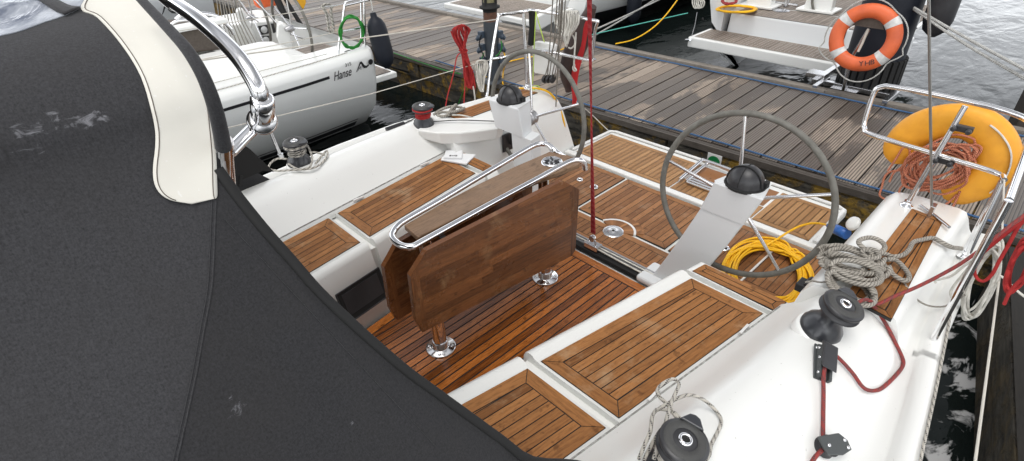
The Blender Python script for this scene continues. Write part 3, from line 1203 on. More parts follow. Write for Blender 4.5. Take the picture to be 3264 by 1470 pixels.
# ---- winches
def winch(s, base, top, R=.082, h=None):
    base, top = V(base), V(top)
    ax = (top-base)
    H = ax.length
    m = MB()
    m.lathe([(R*1.03, 0), (R*1.03, .018), (R*.98, .024), (R*.94, H*.22), (R*.72, H*.34), (R*.6, H*.48), (R*.58, H*.62), (R*.66, H*.72), (R*.78, H*.76)], base, ax, 36)
    w = m.build('winch', MT['winch'], Y_)
    m = MB()
    m.lathe([(R*1.0, H*.735), (R*1.01, H*.77), (R*.86, H*.80), (R*.84, H*.84), (R*.97, H*.875), (R*.99, H*.93), (R*.93, H*.965), (R*.40, H*.985), (R*.36, H*.99)], base, ax, 36)
    m.build('winch_jaw', MT['black'], w)
    m = MB()
    m.lathe([(R*.48, H*.982), (R*.5, H*1.0), (R*.80, H*.995), (R*.86, H*.96)], base, ax, 36, caps=False)
    m.build('winch_cap', MT['winchtop'], w)
    m = MB()
    m.lathe([(R*.17, H*.985), (R*.18, H*1.025), (R*.26, H*1.02), (R*.29, H*.985)], base, ax, 24, caps=False)
    m.build('winch_socket', MT['chrome'], w)
    m = MB()
    m.lathe([(.001, H*.99), (R*.19, H*.992), (R*.19, H*.9)], base, ax, 8, smooth=False)
    m.build('socket_hole', MT['matblack'], w)
    # stripper arm
    u = V((1, -.25*s, 0)).normalized() if s < 0 else V((.6, -1, 0)).normalized()
    a = ax.normalized()
    u = (u-a*u.dot(a)).normalized()
    w2 = a.cross(u)
    m = MB()
    q = [base+a*H*.93+u*R*x+w2*R*y for x, y in ((.75, .5), (1.18, .22), (1.25, 0), (1.18, -.22), (.75, -.5))]
    m.prism(q, a*H*.09)
    m.build('stripper_arm', MT['winch'], w, .004)
    # moulded plinth
    m = MB()
    m.lathe([(R*1.2, -.035), (R*1.17, -.004), (R*1.12, .004), (R*1.0, .006)], base-a*.004, ax, 36)
    m.build('winch_plinth', MT['gel'], w)
    return base, a, H, R


W = {}
tp = U(2186, 1400, .775)
W['pf'] = winch(-1, (tp.x-.005, tp.y+.035, .60), tp, .076)
tp = U(2697, 967, .765)
W['pa'] = winch(-1, (tp.x-.01, tp.y+.05, .60), tp, .078)
tp = U(937, 448, .76)
W['sf'] = winch(1, (tp.x, tp.y+.01, .595), tp, .075)
tp = U(1345, 334, .75)
W['sa'] = winch(1, (tp.x, tp.y+.01, .59), tp, .075)

# ---- clutch and lead block on the port coaming
def frame_on(p, d):
    """axes on the sloping port coaming at p, along d"""
    n = V((0, -.55, 1)).normalized()
    d = (V(d)-n*V(d).dot(n)).normalized()
    return d, n.cross(d), n


pk0, pk1 = on_deck(2620, 1215), on_deck(2612, 1110)
d, e, n = frame_on(pk0, pk1-pk0)
c = (pk0+pk1)/2
L = (pk1-pk0).length*.95
m = MB()
side = [(-.5, 0), (.45, 0), (.5, .25), (.42, .6), (.1, .75), (-.2, .55), (-.5, .5)]
for o, th in ((-.026, .012), (.014, .012)):
    m.hexa([c+d*x*L+n*z*.055+e*o for x, z in side], [c+d*x*L+n*z*.055+e*(o+th) for x, z in side])
m.hexa([c+d*x*L*.95+n*z*.035+e*-.014 for x, z in side], [c+d*x*L*.95+n*z*.035+e*.014 for x, z in side])
m.box(c+n*.003, (L*1.05, .062, .008), M((d, e, n)).transposed())
cl = m.build('rope_clutch', simple('clutch_grey', (.045, .05, .05), .45), Y_, .003)
m = MB()
m.hexa([c+d*x*L+n*z*.06+e*-.03 for x, z in [(-.3, .75), (.45, .9), (.55, .6), (-.2, .6)]], [c+d*x*L+n*z*.06+e*.028 for x, z in [(-.3, .75), (.45, .9), (.55, .6), (-.2, .6)]])
m.build('clutch_handle', MT['black'], cl, .004)
m = MB()
for x, z in ((-.38, .35), (.35, .4), (.05, .45), (.4, .12)):
    m.lathe([(.001, .003), (.005, .003), (.006, 0)], c+d*x*L+n*z*.055+e*-.026, -e, 10)
    m.lathe([(.001, .003), (.005, .003), (.006, 0)], c+d*x*L+n*z*.055+e*.026, e, 10)
m.build('clutch_screw', MT['steel'], cl)
pb = on_deck(2622, 1428)
d2, e2, n2 = frame_on(pb, V((-.8, .6, 0)))
m = MB()
m.lathe([(.034, 0), (.036, .006), (.028, .012), (.026, .02), (.034, .03), (.036, .034)], pb, n2, 28)
lb = m.build('lead_block', MT['black'], Y_)
m = MB()
q = [(-.045, -.03), (.05, -.036), (.075, -.012), (.075, .02), (.03, .034), (-.035, .03)]
m.hexa([pb-d2*x+e2*y+n2*.036 for x, y in q], [pb-d2*x+e2*y+n2*.044 for x, y in q])
m.build('block_cheek', simple('block_plate', (.05, .055, .055), .4), lb, .003)
m = MB()
for x, y in ((-.015, .0), (.06, -.012), (.062, .012)):
    m.lathe([(.001, .004), (.006, .004), (.007, 0)], pb-d2*x+e2*y+n2*.044, n2, 12)
m.build('block_rivet', MT['steel'], lb)

# black line organiser on the inner edge of the port quarter
p = on_deck(2556, 920, .0)
m = MB()
m.box(p+V((0, 0, .02)), (.07, .05, .045))
m.tube([p+V((-.03, -.02, .05)), p+V((.0, -.02, .062)), p+V((.04, -.02, .05))], .012, 8)
m.build('jam_cleat', MT['black'], Y_, .008)

# ---- rails and guard wires
def pipes(lst, name, mat='chrome', r=.0135, sub=5):
    m = MB()
    for pts in lst:
        m.tube(pts, r, 10, sub=sub)
    return m.build(name, MT[mat], Y_)


pp = pipes([
    [(2.3, -1.86, 1.17), (2.8, -1.83, 1.17), (3.08, -1.80, 1.17), (3.2, -1.73, 1.165), (3.26, -1.55, 1.16), (3.28, -1.25, 1.155), (3.285, -1.17, 1.14), (3.28, -1.145, 1.10), (3.265, -1.15, .96), (3.25, -1.165, .915), (3.235, -1.21, .90), (3.2, -1.5, .90), (3.16, -1.76, .90), (3.10, -1.805, .90)],
    [(3.15, -1.49, .60), (3.205, -1.545, 1.155)],
    [(3.10, -1.80, .89), (3.07, -1.815, .48)],
    [(3.08, -1.80, .50), (3.14, -1.80, .89)],
    [(2.32, -1.86, .48), (2.30, -1.86, 1.17)]], 'pushpit')
for b in ((3.15, -1.49, .612), (3.075, -1.80, .485)):
    m = MB()
    m.lathe([(.032, 0), (.03, .006), (.018, .012), (.017, .03)], b, n=18)
    m.build('rail_foot', MT['chrome'], pp)
ps = pipes([
    [U(1587, 62, Y=1.74), U(1592, 50, Y=1.74), U(1612, 45, Y=1.72), U(1668, 38, X=3.05), U(1702, 34, X=3.15), U(1800, 48, X=3.25), U(1895, 66, X=3.25), U(1907, 70, X=3.25)],
    [U(1563, 190, Y=1.72), U(1610, 183, Y=1.71), U(1690, 165, X=3.0), U(1760, 168, X=3.17), U(1860, 188, X=3.25), U(1890, 193, X=3.25), U(1896, 188, X=3.25)],
    [U(1552, 312, Y=1.68), U(1566, 190, Y=1.72), U(1587, 60, Y=1.74)],
    [U(1680, 276, X=3.05), U(1669, 40, X=3.07)],
    [U(1905, 70, X=3.25), U(1897, 100, X=3.25), U(1888, 188, X=3.25)]], 'pushpit', r=.0125)
for b in (U(1552, 312, Y=1.68), U(1680, 276, X=3.05)):
    m = MB()
    m.lathe([(.028, 0), (.026, .006), (.016, .012), (.015, .03)], b-V((0, 0, .01)), n=18)
    m.build('rail_foot', MT['chrome'], ps)
m = MB()
st = U(897, 503, Y=1.76)
m.tube([st, V((st.x-.05, st.y+.02, st.z+.62))], .0125, 8)
m.tube([st, st+V((0, 0, .03))], .02, 8)
m.build('stanchion', MT['steel'], Y_)
def wire(pts, r):
    m_ = MB()
    m_.tube(pts, r, 6)
    m_.build('guard_wire', MT['shroud'], Y_)


wa, wb = U(1450, 235, Y=1.72), U(872, 373, Y=1.74)
wire([U(1566, 190, Y=1.72), U(1180, 300, Y=1.74), wb, wb+(wb-wa)*.8], .0035)
wa, wb = U(1585, 62, Y=1.74), U(1150, 122, Y=1.74)
wire([wa, wb, wb+(wb-wa)*1.6], .0045)
wire([V((3.10, -1.805, .9)), U(3190, 850, X=2.75), U(3150, 1160, .70), U(3108, 1475, .70)], .004)
# backstays
m = MB()
a = on_deck(2970, 672, .03)
m.tube([a, U(2960, -30, X=2.72)], .006, 8)
m.build('backstay', MT['wire'], Y_)
m = MB()
m.box(a-V((0, 0, .0)), (.05, .02, .07))
m.tube([a+V((-.1, -.10, -.005)), a+V((0, -.02, -.02)), a+V((.04, .06, -.01))], .008, 8)
m.build('backstay_chainplate', MT['steel'], Y_, .004)
m = MB()
bs = U(1748, 258, X=3.1)
for dx0, dx1 in ((0, 0), (6, 14), (-8, 22), (14, 32), (22, 40)):
    m.tube([U(1745+dx0, 245, X=3.1), U(1756+dx1, 100, X=2.93), U(1763+dx1, -20, X=2.8)], .0045, 6)
m.tube([U(1772, 340, X=3.2), U(1776, 260, X=3.15), U(1782, 120, X=2.95), U(1792, -20, X=2.8)], .006, 6)
m.build('backstay_tackle', MT['r_grey'], Y_)
m = MB()
for k in (-8, 4, 16):
    c_ = U(1745+k, 252, X=3.1)
    m = MB()
    m.lathe([(.028, -.011), (.034, -.006), (.03, 0), (.034, .006), (.028, .011)], c_, (0, 1, .1), 16)
    m.build('tackle_block', MT['black'], Y_)
# ---- sprayhood: arch section swept along the boat, cut by the concave hem
half = catmull([(-1.44, .55), (-1.43, 1.0), (-1.385, 1.2), (-1.24, 1.45), (-1.10, 1.68), (-.985, 1.86), (-.955, 1.93), (-.89, 1.99), (-.76, 2.035), (-.5, 2.08), (0, 2.10)], 4)
half = [V((0, p[0], p[1])) if len(p) == 2 else p for p in half]
if len(half[0]) == 2:
    half = [V((0, p.x, p.y)) for p in half]
HP = [(p.y, p.z) for p in half]


def hood_hit(sx, sy, off=0.0):
    d = ray(sx, sy)
    best = None
    for (y0, z0), (y1, z1) in zip(HP, HP[1:]):
        ny, nz_ = -(z1-z0), (y1-y0)
        den = d.y*ny+d.z*nz_
        if abs(den) < 1e-9:
            continue
        t = ((y0-CAM.y)*ny+(z0-CAM.z)*nz_)/den
        if t <= 0:
            continue
        p = CAM+d*t
        if min(z0, z1)-1e-4 <= p.z <= max(z0, z1)+1e-4 and (best is None or t < best[0]):
            n = V((0, ny, nz_)).normalized()
            if n.y > 0 and n.z < 0 or (n.dot(d) > 0):
                n = -n
            best = (t, p+n*off)
    return best[1] if best else None


hemS = [(694, 540), (745, 610), (800, 680), (860, 752), (930, 830), (1010, 922), (1100, 1010), (1200, 1100), (1300, 1185), (1400, 1258), (1500, 1330), (1600, 1402), (1700, 1470)]
hem = [h for h in (hood_hit(x, y) for x, y in hemS) if h]
hem += [V((.60, -1.40, 1.02)), V((.78, -1.43, .8)), V((.95, -1.44, .6))]
ZX = sorted([(p.z, p.x) for p in hem])
XB = max(.17, min(p.x for p in hem))


def hem_x(z):
    if z >= ZX[-1][0]:
        return ZX[-1][1]
    return lerp_tab(ZX, z)


stains = []
for x_, y_, r_, dk in ((75, 408, .03, 0), (118, 392, .03, 0), (165, 380, .032, 0), (195, 378, .02, 0), (252, 388, .03, 0), (300, 378, .028, 0), (330, 375, .018, 0), (92, 490, .035, 0), (97, 512, .014, 0), (752, 1302, .03, 0), (735, 1270, .014, 0),
                       (380, 578, .03, 1), (262, 612, .022, 1), (1120, 1345, .012, 0)):
    q_ = hood_hit(x_, y_)
    if q_:
        stains.append((tuple(q_), r_*(.62 if x_ < 700 else .5), dk))
MT['canvas'] = canvas_mat(stains)
MT['canvas2'] = canvas_mat(stains, 'darkened_canvas', .68)  # same canvas with its colour scaled darker, for the panels between hem and seam
seamS = [(688, 640), (685, 720), (678, 880), (668, 960), (654, 1032), (640, 1110), (624, 1198), (604, 1290), (584, 1380), (562, 1475)]
seam = [hood_hit(x, y) for x, y in seamS]
SX = sorted([(p.z, p.x) for p in seam if p])


def hood_pt(y, z, x):
    xs = lerp_tab(SX, max(1.2, min(z, 1.9)))-.01
    k = max(0, xs-x)
    q = min(1, max(0, (2.0-z)/.3))
    inw = .22*max(0, k-.012)*q
    s = -1 if y < 0 else 1
    return V((x, y-s*inw if abs(y) > inw else y, z-.10*max(0, -.25-x)))


rows = []
full = HP+[(-y, z) for y, z in reversed(HP[:-1])]
for y, z in full:
    xa = hem_x(z)
    xs = lerp_tab(SX, max(1.2, z)) if z < 1.84 else 9
    xs = min(xa-.0005, xs)
    rows.append([hood_pt(y, z, xa+(xs-xa)*k/6) for k in range(6)]+[hood_pt(y, z, xs+(-1.3-xs)*(k/17)**1.2) for k in range(18)])
m = MB()
m.grid(rows)
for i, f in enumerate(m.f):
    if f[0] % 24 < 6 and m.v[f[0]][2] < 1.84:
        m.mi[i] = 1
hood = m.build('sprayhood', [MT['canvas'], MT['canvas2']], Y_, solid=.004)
# black hem binding
m = MB()
hp = [p+V((0, 0, 0)) for p in hem]
m.tube(hp, .0095, 8, sub=3, flat=.8)
m.build('hem_binding', MT['matblack'], hood)
m = MB()
m.tube([hood_hit(x, y, .0026) for x, y in seamS], .0011, 6, sub=4)
off = [hood_hit(x-13, y, .003) for x, y in seamS]
m.tube([p for p in off if p], .0006, 5, sub=4)
hs2 = [hood_hit(712+52*i, 696+56*i, .0032) for i in range(14)]
m.tube([p for p in hs2 if p], .0005, 5, sub=3)
m.build('seam', MT['canvas'], hood)
# cream chafe band over the shoulder
Lb = catmull([V((x, y, 0)) for x, y in [(296, -22), (262, 36), (312, 62), (390, 150), (450, 250), (485, 370), (495, 450), (487, 550), (500, 605), (540, 638), (610, 652)]], 5)
Rb = catmull([V((x, y, 0)) for x, y in [(420, -22), (478, 30), (550, 100), (625, 210), (668, 325), (683, 440), (689, 520), (691, 580), (692, 615), (691, 628), (688, 634)]], 5)


def strip(L, R, off, nx=7):
    rows = []
    for a, b in zip(L, R):
        r = []
        for k in range(nx):
            q = a.lerp(b, k/(nx-1))
            h = hood_hit(q.x, q.y, off)
            r.append(h)
        if all(r):
            rows.append(r)
    return rows


rb = strip(Lb, Rb, .0035, 12)
m = MB()
m.grid(rb)
bnd = m.build('chafe_band', MT['band'], hood, solid=.003)
m = MB()
for side, w in ((0, .06), (1, .93)):
    pts = [hood_hit(a.x+(b.x-a.x)*w, a.y+(b.y-a.y)*w, .0055) for a, b in zip(Lb, Rb)]
    pts = [p for p in pts if p]
    m.tube(pts[:-4] if side == 0 else pts, .0007, 5)
m.build('stitching', MT['tan'], bnd)
# window panel and its frame strip
L1 = [V((-30, 126, 0)), V((60, 107, 0)), V((140, 78, 0)), V((205, 56, 0)), V((262, 30, 0))]
R1 = [V((-30, -24, 0)), V((30, -24, 0)), V((110, -24, 0)), V((190, -24, 0)), V((292, -24, 0))]
m = MB()
m.grid(strip(catmull(L1, 4), catmull(R1, 4), .003, 6))
m.build('vinyl_window', MT['vinyl'], hood, solid=.002)
L1 = [V((70, -24, 0)), V((125, 10, 0)), V((180, 46, 0)), V((212, 60, 0))]
R1 = [V((125, -24, 0)), V((175, 5, 0)), V((225, 32, 0)), V((262, 38, 0))]
m = MB()
m.grid(strip(catmull(L1, 4), catmull(R1, 4), .007, 4))
m.build('window_border', MT['canvas'], hood, solid=.003)
# aft bow, clamp and grab rail
m = MB()
m.tube([U(716, 446, X=.205), U(722, 500, X=.207), U(729, 570, X=.21), U(738, 650, X=.22)], .0105, 14)
m.build('bow_tube', MT['chrome'], hood)
m = MB()
m.tube([U(x, y, X=.192) for x, y in [(712, 470), (708, 445), (699, 400), (687, 350), (668, 292), (640, 228), (596, 158), (545, 100), (485, 36), (432, -20)]], lambda q: .0115-.0055*q, 10, sub=4)
m.build('bow_sleeve', MT['canvas'], hood)
m = MB()
a, b = U(716, 452, X=.205), U(719, 492, X=.206)
m.tube([a, b], .0125, 16)
m.tube([U(714, 474, X=.205)+V((0, 0, 0)), U(716, 478, X=.205)], .0135, 16)
m.box(U(727, 470, X=.21), (.012, .012, .02))
m.build('rail_clamp', MT['chrome'], hood)
m = MB()
pa, pb_, pc_ = U(729, 488, X=.215), U(776, 440, X=.25), U(826, 392, X=.285)
m.tube([pa, pb_, pc_], .0145, 12, flat=.55)
m.build('rail_arm', MT['chrome'], hood)
m = MB()
XR = .29
tp_ = [U(x, y, X=XR) for x, y in [(838, 388), (836, 335), (826, 290), (800, 240), (762, 185), (700, 120), (632, 62), (560, 12), (520, -14)]]
tp_ += [V((XR, -.2, 2.10)), V((XR, .2, 2.10)), V((XR, .56, 2.03)), V((XR, .80, 1.95)), V((XR, .92, 1.86))]
m.tube(tp_, .0135, 14, sub=5)
m.build('grab_rail', MT['chrome'], hood)
m = MB()
ja, jb = U(836, 312, X=XR), U(839, 392, X=XR)
ax = (jb-ja)
H = ax.length
m.lathe([(.0145, 0), (.0185, .002), (.0192, H*.5), (.0198, H*.8), (.017, H*.95), (.01, H*1.0)], ja, ax, 24)
cc_ = U(836, 384, X=XR)
vd = (CAM-cc_).normalized()
cc_ = cc_+vd*.008
m.lathe([(.019, -.026), (.0235, -.014), (.0245, .006), (.0235, .0105), (.0205, .0135), (.001, .0155)], cc_, vd, 28)
je = m.build('rail_end_fitting', MT['chrome'], hood)
m = MB()
u = vd.orthogonal().normalized()
w_ = vd.cross(u)
m.tube([cc_+vd*.0152+(u*math.cos(t)+w_*math.sin(t))*.0068 for t in [2*PI*k/24 for k in range(24)]], .0007, 5, closed=True)
for dz in (-.0022, .0002, .0026):
    m.tube([cc_+vd*.0156+cr*x+cu*(dz+.0012*math.sin(x*900)) for x in (-.0045, -.003, -.0015, 0, .0015, .003, .0045)], .0006, 5)
m.build('fitting_emblem', MT['ink'], je)
# far lower corner of the hood with its tie-down
m = MB()
P = [U(x, y, Y=1.32) for x, y in [(722, 470), (765, 452), (800, 478), (874, 548), (840, 545), (775, 572), (762, 596), (740, 590)]]
m.hexa(P, [p+V((.0, .012, 0)) for p in P])
m.tube([U(770, 560, Y=1.31), U(768, 592, Y=1.3)], .008, 6)
m.build('hood_corner', MT['matblack'], hood)
# ================================================================== LOOSE GEAR ON OUR BOAT
def rope(name, pts, r, mat, label, cat='rope', group=None, sub=5, closed=False, n=8, extra=()):
    m = MB()
    m.tube(pts, r, n, sub=sub, closed=closed)
    for e in extra:
        m.tube(e, r, n, sub=sub)
    return tag(m.build(name, MT[mat]), label, cat, group)


def Sp(lst, z, o=(0, 0), k=1.0):
    """surveyed path: photo positions lying at height z (number or per point)"""
    return [U(o[0]+p[0]*k, o[1]+p[1]*k, (p[2] if len(p) > 2 else z)) for p in lst]


def Sd(lst, h, o=(0, 0), k=1.0):
    return [on_deck(o[0]+p[0]*k, o[1]+p[1]*k, (p[2] if len(p) > 2 else h)) for p in lst]


def wraps(key, r, turns, rr, z0, pitch, ph=0, wob=.002):
    b, a, H, R = W[key]
    u = V((1, 0, 0))
    u = (u-a*u.dot(a)).normalized()
    w = a.cross(u)
    pts = []
    n = int(turns*20)
    for i in range(n+1):
        t = ph+2*PI*i/20
        q = R*rr+r
        pts.append(b+a*(z0*H+pitch*i/20)+(u*math.cos(t)+w*math.sin(t))*(q+random.uniform(-wob, wob)))
    return pts


random.seed(3)
# flecked sheet on the near winch
T = (1976, 890)
wp = wraps('pf', .0065, 3.2, .62, .40, .0125, 1.0)
tail = Sp([(120, 1150, .66), (160, 1050, .70), (195, 970, .72), (205, 880, .71), (235, 832, .69), (290, 832, .68), (350, 855, .68), (395, 900, .69)], 0, T, .5)
loop = Sp([(215, 1150, .68), (250, 1030, .71), (290, 920, .71), (330, 780, .70), (372, 690, .70), (372, 655, .70), (335, 636, .70), (270, 668, .69), (236, 712, .68), (256, 755, .67), (305, 800, .68), (345, 860, .68), (385, 905, .69)], 0, T, .5)
big = Sp([(235, 835, .67), (310, 790, .69), (390, 750, .69), (450, 738, .67), (520, 760, .65), (590, 815, .63), (640, 880, .62), (642, 930, .62), (610, 1000, .63), (580, 1060, .65), (570, 1120, .66), (540, 1165, .67)], 0, T, .5)
rope('jib_sheet', wp, .0062, 'r_fleck', 'black flecked grey sheet looped over the nearest winch at the bottom edge', 'rope', 'sheets on the winches', 2, extra=(tail, loop, big,
     Sp([(150, 1160, .63), (215, 1030, .69), (262, 960, .72)], 0, T, .5), Sp([(255, 1160, .66), (225, 1080, .66), (262, 980, .72)], 0, T, .5)))
# flecked sheet on the far forward winch
T = (500, 0)
wp = wraps('sf', .0068, 2.6, .62, .42, .017, 2.0, .003)
wp2 = wraps('sf', .0068, 1.6, .80, .76, .011, 2.0, .004)
tl = Sp([(960, 930, .70), (990, 1000, .66), (980, 1060, .64), (930, 1080, .635), (850, 1085, .63), (770, 1090, .62), (715, 1075, .61), (725, 1040, .61), (770, 1012, .615), (830, 1015, .63)], 0, T, .5)
tl2 = Sp([(840, 1045, .625), (900, 1080, .63), (980, 1075, .63), (1040, 1050, .62), (1085, 1000, .62), (1085, 960, .625), (1060, 985, .62), (1010, 1045, .61)], 0, T, .5)
tl3 = Sp([(985, 970, .65), (1030, 975, .63), (1070, 990, .62)], 0, T, .5)
rope('jib_sheet', wp, .0066, 'r_fleck', 'black flecked grey sheet wrapped on the far winch beside the sprayhood', 'rope', 'sheets on the winches', 2, extra=(wp2, tl, tl2, tl3))
# red line round the far aft winch
wp = wraps('sa', .007, 4.2, .60, .40, .0125, 0, .002)
rope('red_sheet', wp, .0068, 'r_red', 'red line wound in neat turns on the far aft winch', 'rope', None, 2, extra=(wraps('sa', .006, 1.0, .86, .82, .0, 0, .002),))
# long red sheet through winch, clutch and block on the near side
low = Sd([(1540, 925, .035), (1600, 935, .03), (1650, 975, .022), (1700, 1050, .016), (1752, 1130, .013), (1790, 1200, .011), (1812, 1265, .011), (1808, 1320, .011), (1770, 1390, .011)], .011, (1976, 500), .5)
low = Sd([(2760, 968, .06), (2782, 975, .045), (2800, 995, .03), (2830, 1045, .016), (2858, 1100, .012), (2876, 1140, .011), (2879, 1160, .011), (2868, 1182, .011), (2830, 1222, .011), (2800, 1243, .011), (2768, 1244, .011), (2745, 1228, .011), (2722, 1195, .012), (2690, 1158, .016), (2662, 1132, .028), (2645, 1130, .032)], .011)
thru = Sd([(2632, 1150, .03), (2625, 1200, .025), (2625, 1250, .02), (2624, 1320, .018), (2624, 1390, .02), (2630, 1412, .022), (2622, 1432, .022), (2600, 1455, .018), (2585, 1478, .014)], .015)
up_ = Sp([(2730, 966, .72), (2760, 955, .71), (2790, 968, .66), (2810, 965, .66), (2850, 945, .67), (2900, 925, .68), (2950, 902, .70), (3000, 876, .73), (3060, 842, .77), (3120, 800, .82), (3180, 752, .87), (3230, 712, .9), (3290, 668, .94)], .7)
rope('red_sheet', low, .0072, 'r_redbrown', 'faded red sheet curling over the white coaming through the clutch and block', 'rope', None, 5, extra=(thru, up_))
# heavy grey mooring rope heaped on the near quarter
random.seed(11)
T = (1976, 500)
lead = Sp([(2175, 585, .56), (2110, 575, .60), (2050, 545, .63), (1995, 518, .635), (1930, 528, .635), (1870, 545, .64), (1845, 590, .64), (1800, 628, .64), (1735, 636, .64), (1690, 620, .65), (1600, 610, .67), (1530, 560, .68), (1530, 530, .68), (1600, 515, .68), (1665, 540, .67), (1690, 580, .66), (1660, 610, .66), (1580, 640, .66), (1545, 610, .67), (1580, 590, .68), (1630, 600, .68), (1650, 640, .67), (1560, 660, .67)], 0, T, .5)
hp_ = []
for k in range(7):
    cx_, cy_ = 1480+random.uniform(-25, 25)+k*4, 650+k*14+random.uniform(-14, 14)
    a_, b_, ro = 200-k*4+random.uniform(-40, 25), 60+random.uniform(-12, 18), math.radians(14+random.uniform(-7, 10))
    for j in range(14):
        t = 2*PI*j/14+PI
        x = cx_+a_*math.cos(t)*math.cos(ro)-b_*math.sin(t)*math.sin(ro)
        y = cy_+a_*math.cos(t)*math.sin(ro)+b_*math.sin(t)*math.cos(ro)
        hp_.append((x, y, .645+.008*k+.010*math.sin(t*2+k)+(.0 if x > 1330 else -.03)))
lp2 = []
for k in range(5):
    cx_, cy_ = 1478+random.uniform(-12, 12), 828+random.uniform(-10, 12)
    a_, b_, ro = 150+10*k-random.uniform(0, 25), 55+k*6, math.radians(30)
    for j in range(14):
        t = 2*PI*j/14
        x = cx_+a_*math.cos(t)*math.cos(ro)-b_*math.sin(t)*math.sin(ro)
        y = cy_+a_*math.cos(t)*math.sin(ro)+b_*math.sin(t)*math.cos(ro)
        lp2.append((x, y, .64+.010*k+.006*math.sin(3*t+k)))
lp3 = [(1700, 655, .655), (1760, 660, .645), (1820, 720, .64), (1845, 770, .64), (1810, 790, .64), (1740, 750, .645), (1715, 700, .66), (1715, 740, .65), (1670, 770, .645), (1600, 760, .65), (1540, 735, .66), (1580, 700, .665), (1660, 690, .66), (1690, 650, .665)]
rope('mooring_rope', lead, .0105, 'r_grey', 'thick grey laid rope heaped over the teak pad of the near quarter', 'rope', None, 4, n=10,
     extra=(Sp(hp_, 0, T, .5), Sp(lp2, 0, T, .5), Sp(lp3, 0, T, .5)))
rope('light_line', Sp([(1180, 800, .60), (1230, 792, .61), (1290, 800, .625), (1420, 780, .635), (1600, 740, .635), ] + [(1735, 745, .64)][:0] + [(1735, 745, .64), (1800, 790, .63), (1850, 860, .60), (1900, 915, .55), (1970, 950, .52), (2060, 955, .52), (2120, 930, .53), (2200, 880, .58)], 0, T, .5), .004, 'r_grey', 'thin grey line leading from the black jam cleat under the heaped rope', 'rope')
# yellow shore power cable
random.seed(5)
pts = []
cx_, cy_ = 2447, 870
for k in range(20):
    a_, b_ = 150-random.uniform(0, 50), 112-random.uniform(0, 40)
    ox, oy, ro = random.uniform(-7, 7), random.uniform(-6, 9), math.radians(12+random.uniform(-10, 10))
    for j in range(16):
        t = 2*PI*j/16-.9
        x = cx_+ox+a_*math.cos(t)*math.cos(ro)-b_*math.sin(t)*math.sin(ro)
        y = cy_+oy+a_*math.cos(t)*math.sin(ro)+b_*math.sin(t)*math.cos(ro)
        pts.append((x, y, .012+.0028*k+random.uniform(0, .004)))
pts += [(2440, 790, .07), (2478, 762, .07), (2530, 730, .09), (2570, 715, .13), (2605, 712, .17), (2640, 718, .22)]
ycb = thing('shore_power_cable', 'bright yellow power cable with blue plug coiled on the teak under the near wheel', 'power cable')
m = MB()
m.tube(Sp(pts, .03), .0072, 8, sub=4)
m.build('cable', MT['r_yellow'], ycb)
m = MB()
a, b = U(2638, 718, .22), U(2700, 748, .25)
m.lathe([(.012, 0), (.016, .01), (.022, .02), (.024, .06), (.03, .065), (.031, (b-a).length), (.024, (b-a).length)], a, b-a, 18)
m.build('plug', MT['blueplug'], ycb)
# white outlet cover and clip beside the plug
m = MB()
c = U(2718, 712, .33)
m.lathe([(.001, .012), (.03, .010), (.042, .004), (.044, -.008)], c, V((-.6, .5, .5)), 24)
m.build('outlet_cover', MT['gel'], Y_)
# pads of paper on the far bench
for q, z, lab in ((((1405, 513), (1424, 489), (1517, 497), (1486, 527)), .398, 'large plain white booklet lying under the smaller one on the far bench'),
                  (((1414, 507), (1422, 482), (1475, 484), (1472, 508)), .412, 'small white booklet with black lettering on top of the larger one')):
    lo = [U(x, y, z) for x, y in q]
    m = MB()
    m.hexa(lo, [p+V((0, 0, .012)) for p in lo])
    bk = tag(m.build('booklet', MT['paper'], None, .002), lab, 'booklet', 'booklets on the far bench')
a, b, c = U(1431, 498, .4255), U(1458, 498, .4255), U(1433, 490, .4255)
lettering('BVG', .026, a, b-a, c-a, MT['ink'], bk, sx=1.25)
# mainsheet
pm2 = pm+V((0, 0, .06))
m = MB()
tops = [U(x, -60, X=2.2) for x in (1868, 1876, 1884)]
k = 1.75
for i, t in enumerate(tops):
    far_ = pm2+(t-pm2)*k
    b0 = pm2+V((0, -.012+.012*i, .03))
    m.tube([b0, b0.lerp(far_, .33)+V((.003, 0, 0)), b0.lerp(far_, .66), far_], .0046, 8, sub=4)
    m.tube([b0+V((.008, 0, .0)), b0.lerp(far_, .5)+V((.01, .004, 0)), far_+V((.02, 0, 0))], .0036, 8, sub=6)
ms = m.build('mainsheet', MT['r_darkred'])
tag(ms, 'dark red mainsheet tackle rising from the black traveller past the table', 'rope')
# horseshoe buoy hung on the near pushpit
hb = thing('horseshoe_buoy', 'orange yellow horseshoe buoy hung outside the near stern rail', 'lifebuoy')
XH = 3.36
ctr = catmull([U(x, y, X=XH) for x, y in [(2872, 515), (2878, 465), (2912, 424), (2965, 398), (3030, 386), (3096, 392), (3150, 424), (3182, 476), (3172, 532), (3130, 577), (3066, 600), (3004, 606)]], 5)
m = MB()
nn = len(ctr)
rings = []
ny = V((1, .15, .12)).normalized()
for i, p in enumerate(ctr):
    t = (ctr[min(i+1, nn-1)]-ctr[max(i-1, 0)]).normalized()
    s_ = t.cross(ny).normalized()
    e = min(1, .45+.55*math.sin(PI*min(1, (min(i, nn-1-i)+.6)/5)/2))
    wdt = .088*e
    th = .055*e
    rings.append([p+s_*wdt*(abs(math.cos(q))**.7)*math.copysign(1, math.cos(q))+ny*th*(abs(math.sin(q))**.8)*math.copysign(1, math.sin(q)) for q in [2*PI*k/16 for k in range(16)]])
m.loft(rings)
m.build('foam_body', MT['yellowbuoy'], hb)
m = MB()
m.tube([p+(p-U(3025, 500, X=XH)).normalized()*.068+V((.0, 0, 0)) for p in ctr[6:-4]], .006, 6)
